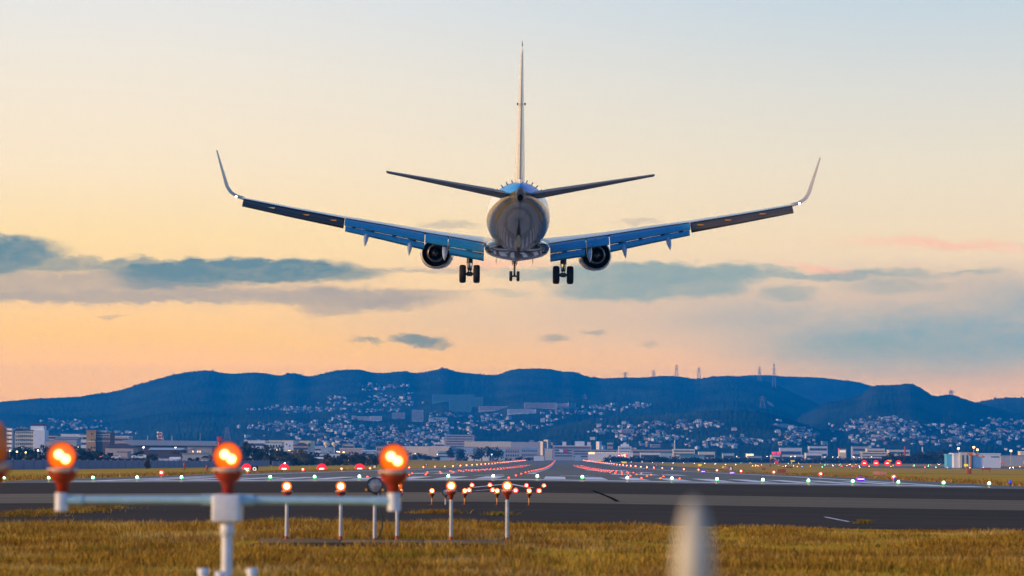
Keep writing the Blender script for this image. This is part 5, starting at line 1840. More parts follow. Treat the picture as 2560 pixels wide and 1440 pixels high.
# --- masts and towers
def lattice(name, lab, cat, px, ptop, pbase, d, w0, w1, mats, bands=0, arms=0, grp=None, th=.35):
    c, b_ = P(px, ptop, d), P(px, pbase, d)
    h = c.z - b_.z
    t_ = thing(name, lab, cat, (c.x, d, b_.z), 0, grp)
    n_ = 8
    for seg in range(2 if bands else 1):
        q = MB()
        for k in range(n_):
            if bands and k % 2 != seg:
                continue
            z0, z1 = h * k / n_ - (3 if k == 0 else 0), h * (k + 1) / n_
            f = lambda z: w0 + (w1 - w0) * max(0, z) / h
            a, e = f(z0) / 2, f(z1) / 2
            for sx in (-1, 1):
                for sy in (-1, 1):
                    q.tube([(sx * a, sy * a, z0), (sx * e, sy * e, z1)], th / 2, 4)
            for sy in (-1, 1):
                q.tube([(-a, sy * a, z0), (e, sy * e, z1)], th / 3, 4)
                q.tube([(a, sy * a, z0), (-e, sy * e, z1)], th / 3, 4)
        q.build('frame', mats[seg % len(mats)], t_)
    for k in range(arms):
        z = h * (.62 + .14 * k)
        L = w0 * (.95 - .12 * k)
        MB().add([(-L, -.2, z), (L, -.2, z), (0, -.2, z + 1.6), (-L, .2, z), (L, .2, z), (0, .2, z + 1.6)], [(0, 1, 2), (3, 5, 4), (0, 3, 4, 1), (1, 4, 5, 2), (2, 5, 3, 0)]).build('cross_arm', mats[0], t_)
    return t_


M_STEEL = mat('pylon_steel', (0.26, 0.24, 0.26), 0.6, 0.3)
M_REDT = mat('tower_red', (0.62, 0.05, 0.04), 0.6)
M_WHT = mat('tower_white', (0.75, 0.75, 0.77), 0.6)
G = 'pylons along the ridge'
for px, pt, pb, d, lab in ((1563, 930, 945, 7600, 'smallest pylon on the ridge, leftmost'), (1634, 926, 943, 7600, 'small pylon left of the tallest ridge pair'), (1691, 912, 941, 7600, 'tall pylon on the middle ridge crest'), (1747, 918, 949, 7600, 'tall pylon in the ridge dip'), (1898, 916, 957, 7500, 'pylon standing before the right ridge, left of a pair'),
                          (1934, 909, 972, 7400, 'highest pylon rising over the right ridge'), (2374, 976, 990, 6100, 'tiny mast on the far right hill'), (1905, 990, 1015, 5600, 'dim pylon low on the wooded slope'), (1463, 985, 1010, 6400, 'dim pylon on the slope under the ridge'), (568, 1068, 1098, 4300, 'pylon on the lower left slope behind the middle lamp')):
    lattice('pylon', lab, 'pylon', px, pt, pb + 3, d, 12, 2.2, [M_STEEL], 0, 3, G, .8 if d > 7000 else .55)
t_ = lattice('radio_tower', 'red and white lattice tower with dishes over the long shed', 'radio tower', 399, 1080, 1108, 2000, 3.2, 2.6, [M_REDT, M_WHT], 1, 0, None, .5)
for z, sx in ((8.6, -1), (7.4, 1), (5.6, -1)):
    MB().lathe([(.1, -.5), (.8, -.3), (.9, 0)], 'Y', (sx * 1.6, -.8, z), 12, cap0=True).build('dish', M_WHT, t_)
lattice('radio_tower', 'red and white lattice tower on the right wooded slope', 'radio tower', 1797, 1040, 1066, 4900, 4.5, 2.5, [M_REDT, M_WHT], 1, 0, None, 1.0)
for px, pt, d, lab, m2 in ((368, 1089, 1900, 'thin white mast with a broad foot left of the red tower', M_WHT), (407, 1090, 1900, 'short white mast right of the red tower', M_WHT), (429, 1088, 1900, 'thin white mast alone over the long shed', M_WHT), (500, 1083, 1900, 'tall thin red grey mast near the right end of the long shed', M_STEEL), (1686, 1100, 3300, 'slim white chimney with a red foot', M_WHT), (2258, 1116, 2400, 'red mast above the dark right trees', M_REDT), (2302, 1118, 2400, 'thin white mast above the dark right trees', M_WHT)):
    c = P(px, pt, d)
    t_ = thing('mast', lab, 'mast', (c.x, d, gb(c.x, d)))
    hh = c.z - t_.location.z
    MB().tube([(0, 0, -1), (0, 0, hh * .6), (0, 0, hh)], [.5 if px < 1600 else .9, .35 if px < 1600 else .8, .15 if px < 1600 else .7], 8).build('pole', m2, t_)
    MB().box((-1.6, -.6, hh * .62), (1.6, .6, hh * .62 + .7), 0, .1).build('platform', m2, t_)
c = P(549, 1093, 1250)
t_ = thing('obstruction_beacon', 'red boxed beacon tower just above the middle bar lamp', 'beacon', (c.x, 1250, gb(c.x, 1250)))
hh = c.z - t_.location.z
MB().tube([(0, 0, -1), (0, 0, hh - 2)], .9, 10).build('column', REDP, t_)
MB().box((-1.15, -1.15, hh - 2.2), (1.15, 1.15, hh - .01), 0, .1).build('red_box', REDP, t_)
MB().box((-1.3, -1.3, hh), (1.3, 1.3, hh + .25)).build('lid', M_REDT, t_)

# --- grey wall along the left edge of the airfield
M_WALLG = mat('blue_grey_barrier', (0.17, 0.18, 0.29), 0.7, noise=(0.3, 0.8, 1.15))


def wall(name, lab, x0, x1, y0, y1, h):
    t_ = thing(name, lab, 'wall', (x0, y0, gz(x0, y0)))
    n_ = max(2, int((y1 - y0) / 10))
    rr = []
    for k in range(n_ + 1):
        y = y0 + (y1 - y0) * k / n_
        x = x0 + (x1 - x0) * k / n_
        z = gz(x, y) - t_.location.z
        rr.append([Vector((x - x0 + a, y - y0, z + b_)) for a, b_ in ((-.12, -.5), (.12, -.5), (.12, h), (-.12, h))])
    MB().rings(rr, 0, False).build('panels', M_WALLG, t_)
    for k in range(n_ + 1):
        p = rr[k][0]
        MB().box((p.x - .1, p.y - .12, p.z + .4), (p.x + .34, p.y + .12, p.z + h + .75), 0, .02).build('post', M_WALLG, t_)


wall('barrier_wall', 'long blue grey wall behind the left grass with the lone bush', -110, -108, 400, 950, 2.0)
wall('barrier_wall', 'farther blue grey wall running behind the red slope lights', -108, -104, 962, 1420, 1.7)

# --- cars on the bank
M_CARW = mat('car_white', (0.7, 0.72, 0.75), 0.25, coat=.6)
M_CARD = mat('car_dark', (0.03, 0.02, 0.025), 0.25, coat=.6)
M_TAIL = mat('lit_tail_lamp', (.8, .05, .05), .4, emit=(1, .1, .05), estr=4)


def car(px, py, d, m2, lab, rz, van=False):
    c = P(px, py, d)
    t_ = thing('parked_car', lab, 'car', (c.x, d, c.z), rz, 'cars on the bank')
    q = MB()
    hh = [1.5, 1.75][van]
    prof = [(-2.1, .35), (-2.15, .8), (-1.5, .95), (-.8, hh), (1.0, hh), (1.7, .98), (2.15, .9), (2.2, .35)] if not van else [(-2.1, .35), (-2.1, 1.0), (-1.9, hh), (1.1, hh), (1.6, 1.0), (2.2, .92), (2.2, .35)]
    rr = [[Vector((x, s_ * (.85 if z < 1.2 else .7), z)) for x, z in prof] for s_ in (-1, 1)]
    q.rings(rr, 0, False)
    q.build('body', m2, t_)
    for s_ in (-1, 1):
        MB().add([(x, s_ * .83, z) for x, z in ((-1.25, 1.0), (1.4, 1.0), (.9, hh - .12), (-.75, hh - .12))], [(0, 1, 2, 3) if s_ < 0 else (3, 2, 1, 0)]).build('side_window', WIN, t_)
        for x in (-1.35, 1.35):
            MB().lathe([(.1, -.1), (.33, -.1), (.33, .1), (.1, .1)], 'Y', (x, s_ * .8, .33), 14, cap0=True, cap1=True).build('wheel', M_TYRE, t_)
        MB().box((-2.2, s_ * .6 - .15, .7), (-2.13, s_ * .6 + .15, .9)).build('tail_lamp', M_TAIL if m2 is M_CARD else M_AMBER, t_)


car(262, 1145, 1060, M_CARD, 'dark car with a glowing red tail lamp on the bank', R(20))
car(291, 1145, 1060, M_CARW, 'white low car between the dark car and the open shed', R(180))
car(352, 1144, 1040, M_CARW, 'white boxy car alone above the lone bush', R(180), True)
car(334, 1145, 1050, M_CARW, 'white car half hidden left of the boxy one', R(110))
# levelled car park under the cars
c = P(305, 1147.0, 1050)
t_ = tag(MB().box((c.x - 22, 1034, -3), (c.x + 16, 1070, c.z + .02)).build('car_park', M_ASPH), kind='structure')
for o in COL.objects:
    if o.name.startswith('parked_car'):
        o.location.z = c.z + .03

# ------------------------------------------------------------------ trees
def leaf_mat(name, a, b_):
    m_ = bpy.data.materials.new(name)
    m_.use_nodes = True
    N = NT(m_.node_tree)
    b = N.n['Principled BSDF']
    oi = N.new('ShaderNodeObjectInfo')
    ge = N.new('ShaderNodeNewGeometry')
    f = N.m('MULTIPLY_ADD', ge.outputs['Random Per Island'], .6, N.m('MULTIPLY', oi.outputs['Random'], .4))
    N.put(b.inputs['Base Color'], N.ramp(f, [(0.1, a), (0.9, b_)]))
    b.inputs['Roughness'].default_value = .8
    b.inputs['Specular IOR Level'].default_value = .15
    return m_


M_LEAF = leaf_mat('dark_foliage', (0.012, 0.018, 0.008), (0.060, 0.062, 0.022))
M_LEAFY = leaf_mat('olive_foliage', (0.05, 0.05, 0.012), (0.17, 0.13, 0.028))
M_BARK = mat('bark', (0.06, 0.045, 0.035), .9)


def crown_mesh(seed, mt, n_=420, lobes=7, sz=.16, low=.18):
    r = np.random.RandomState(seed)
    L = [(r.uniform(-.28, .28), r.uniform(-.28, .28), r.uniform(low + .15, .8), r.uniform(.16, .30)) for _ in range(lobes)]
    q = MB()
    for _ in range(n_):
        cx, cy, cz, cr_ = L[r.randint(lobes)]
        dv = r.normal(size=3)
        dv /= np.linalg.norm(dv)
        p = np.array([cx, cy, cz]) + dv * cr_ * r.uniform(.55, 1.08)
        if p[2] < low * .6:
            continue
        a = r.normal(size=3)
        a /= np.linalg.norm(a)
        b2 = np.cross(a, dv + r.normal(size=3) * .6)
        b2 /= np.linalg.norm(b2) + 1e-6
        s_ = sz * r.uniform(.5, 1.1) * .5
        q.add([p - a * s_, p - b2 * s_ * .6, p + a * s_, p + b2 * s_ * .6], [(0, 1, 2, 3)])
    return q.mesh('crown', [mt])


tk = MB().tube([(0, 0, -.12), (.01, 0, .2), (-.01, .01, .42), (0, 0, .62)], [.035, .028, .02, .008], 7)
for a, zz in ((.5, .3), (2.4, .36), (4.2, .33)):
    tk.tube([(0, 0, zz), (math.cos(a) * .12, math.sin(a) * .12, zz + .14), (math.cos(a) * .22, math.sin(a) * .22, zz + .22)], [.014, .009, .004], 5)
TRUNK = tk.mesh('trunk', [M_BARK])
CROWNS = [crown_mesh(s_, M_LEAF) for s_ in (1, 2, 3)] + [crown_mesh(9, M_LEAFY)]
BUSH = [crown_mesh(21, M_LEAF, 420, 6, .18, .02), crown_mesh(22, M_LEAF, 420, 5, .18, .02), crown_mesh(23, M_LEAFY, 420, 6, .18, .02)]


def tree(px, pt, d, wpx, lab, grp=None, k=0, bush=False, base=None):
    c = P(px, pt, d)
    g0 = gb(c.x, d) if base is None else base
    hh = (c.z - g0) * 1.06
    wd = wpx * d / FPX / .95
    t_ = thing('bush' if bush else 'tree', lab, 'bush' if bush else 'tree', (c.x, d, g0), rng.uniform(0, 6), grp)
    for nm, me in (('trunk', TRUNK), ('crown', BUSH[k % 3] if bush else CROWNS[k])):
        o = bpy.data.objects.new(nm, me)
        COL.objects.link(o)
        o.parent = t_
        o.scale = (wd, wd, hh)
    return t_


G = 'dark trees on the left bank behind the wall'
for i, (px, pt, w) in enumerate(((12, 1112, 30), (38, 1116, 34), (62, 1111, 30), (88, 1113, 34), (112, 1110, 30), (138, 1112, 34), (163, 1115, 30), (190, 1114, 34), (216, 1118, 28), (240, 1121, 28), (346, 1126, 30), (452, 1127, 26), (540, 1124, 28), (566, 1112, 26))):
    tree(px, pt, 1130 + (i * 37) % 90, w * 1.3, 'dark round tree in the belt behind the left wall', G, (3 if i in (6, 7) else i % 3))
G = 'dark trees between the middle lamp and the white warehouse'
for i, (px, pt, w) in enumerate(((588, 1106, 30), (612, 1101, 32), (636, 1104, 32), (652, 1114, 28), (676, 1113, 36), (700, 1112, 34), (722, 1119, 30), (744, 1123, 28), (766, 1124, 26), (790, 1131, 26), (815, 1133, 26), (842, 1138, 24), (870, 1127, 28), (892, 1131, 26), (918, 1139, 26))):
    tree(px, pt, 1180 + (i * 53) % 120, w * 1.25, 'dark tree in the clump behind the red slope lights', G, (3 if i in (4, 7) else i % 3))
G = 'big dark trees left of the airport building'
for i, (px, pt, w) in enumerate(((2206, 1136, 30), (2226, 1131, 34), (2248, 1130, 36), (2268, 1134, 30), (2290, 1127, 32), (2312, 1123, 36), (2336, 1121, 36), (2358, 1123, 34), (2374, 1128, 26))):
    tree(px, pt, 1900 + (i * 41) % 130, w * 1.25, 'big dark tree in the row left of the blue shed', G, i % 3)
G = 'dark trees in front of the runway end warehouses'
for i, (px, pt, w) in enumerate(((1040, 1136, 18), (1050, 1131, 18), (1064, 1134, 22), (1080, 1136, 20), (1096, 1140, 22), (1186, 1131, 40), (1205, 1110, 36), (1226, 1114, 30), (1246, 1114, 24), (1150, 1114, 22), (1128, 1118, 22), (1300, 1140, 24), (1322, 1141, 22), (1630, 1137, 30), (1655, 1140, 26), (2400, 1122, 30), (2420, 1124, 30), (2448, 1128, 26), (2480, 1126, 26))):
    tree(px, pt, 2350 + (i * 61) % 120, w * 1.2, 'dark tree standing among the halls across the airfield', G, i % 3)
tree(367, 1148, 600, 24, 'lone green bush in front of the blue grey wall', None, 0, True)
G = 'low bushes on top of the left bank'
for i in range(22):
    px = 10 + i * 15.5
    if 255 < px < 360:
        continue
    tree(px, 1136 + (i * 7) % 9, 880 + (i * 31) % 120, 30, 'low bush on the bank above the left wall', G, (i // 2) % 3, True)
for i in range(34):
    px = 375 + i * 17
    tree(px, 1141 + (i * 5) % 7, 960 + (i * 31) % 160, 26, 'low bush on the bank above the left wall', G, i % 3 if i % 5 else 2, True)

G = 'dark trees filling the left bank'
for i in range(44):
    px = 6 + i * 21.5
    if 250 < px < 365 and i % 3:
        continue
    tree(px, 1126 + (i * 11) % 10 + (6 if px > 440 else 0), 1040 + (i * 47) % 160, 40, 'dark scrubby tree in the second row of the left bank', G, i % 3 if i % 7 else 3, i % 2 == 0)

# greenery and dark yards between the far halls: one mass
r = np.random.RandomState(5)
q = MB()
for k in range(640):
    px = r.uniform(560, 2700)
    d = r.uniform(2450, 3500) if px > 1000 else r.uniform(1500, 3300)
    if k > 420:
        px, d = r.uniform(1480, 2370), r.uniform(2380, 2480)
    x = CAM.x + (px - 1398) * d / FPX
    if abs(x) < 50 and d < 3300:
        d = r.uniform(3320, 3600)
        x = CAM.x + (px - 1398) * d / FPX
    rad = r.uniform(3, 7) if k <= 420 else r.uniform(2, 5.5)
    z0 = gb(x, d)
    for _ in range(46):
        dv = r.normal(size=3)
        dv /= np.linalg.norm(dv)
        p = np.array([x, d, z0 + rad * .35]) + dv * rad * np.array([1.6, 1, .7]) * r.uniform(.5, 1)
        a = r.normal(size=3)
        a /= np.linalg.norm(a)
        b2 = np.cross(a, r.normal(size=3))
        b2 /= np.linalg.norm(b2)
        s_ = r.uniform(.6, 1.6)
        q.add([p - a * s_, p - b2 * s_ * .7, p + a * s_, p + b2 * s_ * .7], [(0, 1, 2, 3)])
tag(q.build('town_greenery', M_LEAF), 'dark greenery and hedges between the far halls', 'greenery', kind='stuff')

# ------------------------------------------------------------------ houses on the slopes
def house_mat(name, stops):
    m_ = bpy.data.materials.new(name)
    m_.use_nodes = True
    N = NT(m_.node_tree)
    b = N.n['Principled BSDF']
    oi = N.new('ShaderNodeObjectInfo')
    ge = N.new('ShaderNodeNewGeometry')
    f = N.m('FRACT', N.m('ADD', oi.outputs['Random'], ge.outputs['Random Per Island']))
    N.put(b.inputs['Base Color'], N.ramp(f, stops, 'CONSTANT'))
    b.inputs['Roughness'].default_value = .7
    return m_


M_HW = house_mat('house_walls', [(0, (0.74, 0.75, 0.77)), (.3, (0.66, 0.58, 0.48)), (.45, (0.40, 0.41, 0.43)), (.62, (0.85, 0.83, 0.80)), (.74, (0.30, 0.22, 0.18)), (.88, (0.20, 0.22, 0.26))])
M_HR = house_mat('house_roofs', [(0, (0.26, 0.28, 0.31)), (.3, (0.50, 0.52, 0.55)), (.48, (0.09, 0.09, 0.11)), (.66, (0.26, 0.17, 0.13)), (.78, (0.20, 0.32, 0.44)), (.9, (0.70, 0.70, 0.72))])


def house_geo(mb, w, d, h, rise, kind, M=None):
    o = MB()
    o.box((-w / 2, -d / 2, -4), (w / 2, d / 2, h), 0)
    if kind == 0:
        o.box((-w / 2 - .2, -d / 2 - .2, h), (w / 2 + .2, d / 2 + .2, h + .5), 1)
    else:
        g = MB()
        gable(g, w, d, h + .01, rise, .4, 1, 'x' if kind == 1 else 'y', .3 if kind == 3 else 0)
        g.v = [(a, b_ - d / 2, c_) for a, b_, c_ in g.v]
        o.add(g.v, g.f, 1)
    if M is not None:
        o.v = [tuple(M @ Vector(v_)) for v_ in o.v]
    k0 = len(mb.v)
    mb.v += o.v
    mb.f += [[i + k0 for i in f] for f in o.f]
    mb.mi += o.mi
    mb.sm += o.sm


PROTO = []
for (w, d, h, rs, kd) in ((6, 5.5, 2.9, 1.4, 1), (5.4, 6.5, 3.2, 1.5, 2), (7.5, 6, 3.0, 0, 0), (6.5, 6, 2.8, 1.3, 3), (10, 6.5, 4.4, 0, 0), (5.5, 5, 3.4, 1.3, 1), (14, 7, 4, 1.1, 1)):
    q = MB()
    house_geo(q, w, d, h, rs, kd)
    PROTO.append((q.mesh('hillside_house', [M_HW, M_HR]), (w, d, h, rs, kd)))
CL = [  # px, py, rx, ry, count, what to call them
    (165, 1057, 75, 6, 34, 'in the upper left band above the apartment blocks'), (95, 1074, 110, 6, 34, 'in the left band behind the apartment blocks'), (225, 1070, 70, 4, 16, 'in the left band behind the apartment blocks'), (280, 1084, 60, 4, 12, 'in the left band behind the apartment blocks'),
    (770, 1025, 75, 8, 60, 'in the mid height band left of the centre'), (690, 1024, 80, 3, 14, 'in the mid height band left of the centre'), (970, 968, 48, 8, 34, 'in the highest cluster under the ridge'), (940, 975, 25, 4, 10, 'in the highest cluster under the ridge'),
    (990, 1001, 65, 14, 60, 'in the second highest cluster under the ridge'), (843, 998, 28, 4, 14, 'in the tiny bright cluster alone on the left slope'), (880, 1012, 80, 5, 24, 'in the second highest cluster under the ridge'), (930, 1028, 70, 6, 26, 'in the mid height band left of the centre'),
    (690, 1068, 75, 8, 62, 'in the dense bright band over the lower left spur'), (790, 1068, 80, 11, 74, 'in the dense bright band over the lower left spur'), (860, 1076, 30, 6, 20, 'in the dense bright band over the lower left spur'), (860, 1048, 30, 8, 18, 'around the white slab left of centre'),
    (960, 1090, 110, 26, 150, 'in the big crowded slope behind the right bar lamp'), (860, 1108, 70, 10, 50, 'in the big crowded slope behind the right bar lamp'), (1070, 1088, 60, 20, 60, 'in the big crowded slope behind the right bar lamp'), (760, 1090, 60, 4, 14, 'at the foot of the lower left spur'),
    (1150, 1068, 80, 14, 46, 'in the scattered cluster below the blue towers'), (1230, 1045, 60, 10, 30, 'in the scattered cluster below the blue towers'), (1120, 1040, 40, 8, 20, 'in the scattered cluster below the blue towers'), (1290, 1069, 70, 8, 46, 'in the cluster right of the scattered one'),
    (1430, 1033, 60, 5, 36, 'in the thin band under the white slabs'), (1390, 1050, 30, 8, 12, 'in the thin band under the white slabs'), (1510, 1022, 60, 7, 34, 'in the thin band under the white slabs'), (1602, 1017, 26, 6, 26, 'in the bright end of the thin band'),
    (1560, 1080, 70, 10, 44, 'on the right spur above the hospital'), (1640, 1066, 90, 8, 46, 'on the right spur above the hospital'), (1620, 1095, 90, 12, 34, 'on the right spur above the hospital'), (1740, 1063, 60, 8, 34, 'on the right spur below the red white tower'), (1790, 1062, 25, 7, 12, 'on the right spur below the red white tower'),
    (1820, 1102, 40, 9, 34, 'in the cluster left of the bare earth'), (1880, 1108, 36, 4, 22, 'in the cluster left of the bare earth'), (1780, 1115, 80, 8, 30, 'in the cluster left of the bare earth'), (1995, 1092, 44, 18, 74, 'in the cluster under the bare earth'), (1960, 1110, 30, 6, 16, 'in the cluster under the bare earth'),
    (2200, 1054, 60, 8, 50, 'along the top of the big right cluster'), (2250, 1070, 80, 14, 90, 'in the middle of the big right cluster'), (2150, 1068, 50, 10, 40, 'in the middle of the big right cluster'), (2230, 1098, 110, 14, 80, 'along the foot of the big right cluster'), (2100, 1075, 40, 5, 16, 'in the middle of the big right cluster'),
    (2390, 1075, 50, 12, 40, 'in the cluster above the airport building'), (2400, 1100, 90, 10, 50, 'in the cluster above the airport building'), (2510, 1058, 50, 10, 36, 'in the far right cluster at the picture edge'), (2500, 1085, 70, 18, 80, 'in the far right cluster at the picture edge'), (2600, 1080, 50, 20, 40, 'in the far right cluster at the picture edge'),
]
allh = []
rh = random.Random(42)
for (cx, cy, rx, ry, n_, what) in CL:
    for _ in range(int(n_ * 1.0)):
        for _try in range(4):
            a, b_ = rh.gauss(0, .6), rh.gauss(0, .6)
            if a * a + b_ * b_ < 1.9:
                break
        px, py = cx + a * rx, cy + b_ * ry
        d = hit(px, py)
        if d is None or d < 3450:
            continue
        k = rh.choices(range(7), (5, 5, 3, 4, 1.2, 4, .5))[0]
        allh.append((PROTO[k][1][0] / d, px, py, d, k, what, rh.uniform(-.7, .7) + rh.choice((0, 1.57))))
for _ in range(140):
    px, py = rh.uniform(600, 2640), rh.triangular(1040, 1128, 1118)
    d = hit(px, py)
    if d is None or d < 3450 or (1330 < px < 1500 and py < 1100):
        continue
    k = rh.choices(range(7), (5, 5, 3, 4, 1.2, 4, .8))[0]
    allh.append((PROTO[k][1][0] / d, px, py, d, k, 'standing apart on the lower wooded slopes', rh.uniform(-.7, .7)))
# streets of low houses on the flat, in front of the hills
for k in range(230):
    px = rh.uniform(990, 2650)
    d = rh.uniform(3350, 3900)
    allh.append((PROTO[0][1][0] / d, px, None, d, rh.choice((0, 1, 2, 3, 4, 4, 5)), 'in the low street at the foot of the hills', rh.uniform(-.6, .6)))
allh.sort(key=lambda t: -t[0])
rest = MB()
for i, (_, px, py, d, k, what, rz) in enumerate(allh):
    x = CAM.x + (px - 1398) * d / FPX
    z = float(hill_z(px, d)) + CAM.z if py is not None else gb(x, d)
    if i < 285:
        o = bpy.data.objects.new('hillside_house', PROTO[k][0])
        COL.objects.link(o)
        o.location = (x, d, z)
        o.rotation_euler = (0, 0, rz)
        tag(o, 'tiny pale house ' + what, 'house', 'houses ' + what)
    else:
        w, dd, h, rs, kd = PROTO[k][1]
        house_geo(rest, w, dd, h, rs, kd, Matrix.Translation((x, d, z)) @ Matrix.Rotation(rz, 4, 'Z') @ Matrix.Scale(rh.choice((.6, .75, .9, 1.0, 1.3)), 4))
tag(rest.build('hillside_houses', [M_HW, M_HR]), 'mass of small pale houses spread over the hill slopes', 'houses', kind='stuff')

# wooded clumps standing between the houses
r = np.random.RandomState(15)
q = MB()
for (cx, cy, rx, ry, n_, what) in CL:
    for _ in range(int(n_ * .55)):
        px, py = cx + r.normal() * rx * .55, cy + r.normal() * ry * .6
        d = hit(px, py)
        if d is None or d < 3450:
            continue
        x, z0 = CAM.x + (px - 1398) * d / FPX, float(hill_z(px, d)) + CAM.z
        rad = r.uniform(3, 8)
        for _ in range(22):
            p = np.array([x, d - 4, z0 + 2.5]) + r.normal(size=3) * rad * np.array([.8, .5, .35])
            a = r.normal(size=3)
            a /= np.linalg.norm(a)
            b2 = np.cross(a, r.normal(size=3))
            b2 /= np.linalg.norm(b2)
            s_ = r.uniform(.8, 2.0)
            q.add([p - a * s_, p - b2 * s_ * .7, p + a * s_, p + b2 * s_ * .7], [(0, 1, 2, 3)])
tag(q.build('hillside_greenery', M_LEAF), 'dark trees scattered between the hillside houses', 'greenery', kind='stuff')

# larger slabs on the slopes
for a in ((1080, 1152, 987, 1004, 'left of the tall blue green tower blocks on the slope', TEALW, 8), (1122, 1178, 997, 1030, 'middle of the tall blue green tower blocks, lowest foot', TEALW, 12), (1150, 1184, 987, 1012, 'rear of the tall blue green tower blocks', TEALW, 9), (1172, 1208, 993, 1018, 'right of the tall blue green tower blocks', TEALW, 10),
          (1310, 1392, 1008, 1022, 'longest pale slab of flats high on the slope', PINKW, 5), (1392, 1440, 1010, 1022, 'right end slab of flats high on the slope', PINKW, 5), (1196, 1300, 1017, 1026, 'low long pale slab left of the longest one', PINKW, 3), (1268, 1340, 1024, 1034, 'front pale slab of flats under the longest one', WHITE, 4), (1420, 1421.5, 1006, 1024, 'thin bright stair tower on the right slab', WHITE, 0),
          (880, 926, 1042, 1051, 'cream and rose slab on the slope left of centre', CREAM, 4), (926, 954, 1041, 1052, 'white slab beside the cream one on the slope', WHITE, 4), (980, 1012, 1033, 1048, 'dim grey tower pair on the slope above the right lamp', GREYW, 6), (1030, 1058, 1026, 1054, 'dim tall grey tower on the slope above the right lamp', GREYW, 9), (1072, 1118, 1045, 1053, 'long white school on the slope below the blue towers', WHITE, 2),
          (2203, 2228, 1073, 1078, 'white long roof in the middle of the big right cluster', WHITE, 1), (1538, 1545, 1077, 1092, 'rose flats left of the right spur houses', PINKW, 3), (1553, 1585, 1075, 1086, 'white flats on the right spur', PINKW, 3), (1626, 1650, 1112, 1120, 'pink flats low on the right spur', PINKW, 2), (1640, 1662, 1093, 1106, 'blue green flats low on the right spur', TEALW, 3)):
    px0, px1, pt, pb, lab, m2, rows = a
    d = hit((px0 + px1) / 2, pb)
    if d is None:
        continue
    c = P((px0 + px1) / 2, pb, d)
    bld('apartment_slab', lab, 'apartments', px0, px1, pt, d - 6, m2, 12, 0, 'flat', m2 if m2 is TEALW else WHITE, rows=rows, sink=8, gz_=c.z, lat=.9)
# street lamps in the town
q = MB().tube([(0, 0, -1), (0, 0, 6)], .08, 5)
q.sphere((0, 0, 6.2), .42, 8, 1)
SL = [q.mesh('street_lamp', [M_POLE, mat('lit_street_lamp_%d' % k, c_, .4, emit=c_, estr=e_, sample=False)]) for k, (c_, e_) in enumerate((((1, .8, .5), 9), ((1, .55, .2), 8), ((.8, .85, 1), 8)))]
for k in range(70):
    px = rh.uniform(20, 2600)
    d = rh.uniform(2300, 3800) if px > 960 else rh.uniform(1150, 2000)
    x = CAM.x + (px - 1398) * d / FPX
    if abs(x) < 45:
        continue
    o = bpy.data.objects.new('street_lamp', SL[k % 3])
    COL.objects.link(o)
    o.location = (x, d, gb(x, d))
    tag(o, 'tiny lit lamp among the buildings ' + ('left of the runway' if x < 0 else 'right of the runway'), 'street lamp', 'lit lamps ' + ('left of the runway' if x < 0 else 'right of the runway'))
for k, (px, py, d) in enumerate(((620, 1158, 960), (632, 1153, 980), (668, 1155, 1000), (694, 1156, 1000), (712, 1158, 980), (716, 1156, 1010), (872, 1150, 1150), (886, 1151, 1150), (40, 1129, 950), (62, 1131, 950), (93, 1126, 950), (22, 1127, 950))):
    c = P(px, py, d)
    o = bpy.data.objects.new('street_lamp', SL[k % 2])
    COL.objects.link(o)
    o.location = (c.x, d, c.z - 6.2 * .7)
    o.scale = (.7, .7, .7)
    tag(o, 'tiny lit lamp just above the blue grey wall', 'street lamp', 'lit lamps above the left wall')

# ------------------------------------------------------------------ near grass
M_SHADE = ground_mat('dark_soil', (0.022, 0.016, 0.010), (0.05, 0.035, 0.02), 1.2, (0.5, 1, 1), 0.95, 0.05)
x0, x1 = P(630, 1360, 41).x, P(1262, 1360, 41).x
sheet('soil_strip', x0, x1, 39.8, 41.6, 0.012, M_SHADE)  # bare ground toned dark as the shadow line before the footing
t_ = thing('light_plinth', 'low concrete strip at the feet of the tall lamp poles', 'plinth', ((x0 + x1) / 2, 42.2, 0))
w = x1 - x0
for k in range(3):
    MB().box((-w / 2 + k * w / 3 + .01, -.32, -.1), (-w / 2 + (k + 1) * w / 3 - .01, .32, .035 + gz((x0 + x1) / 2, 42)), 0, .012).build('slab', M_CONC, t_)


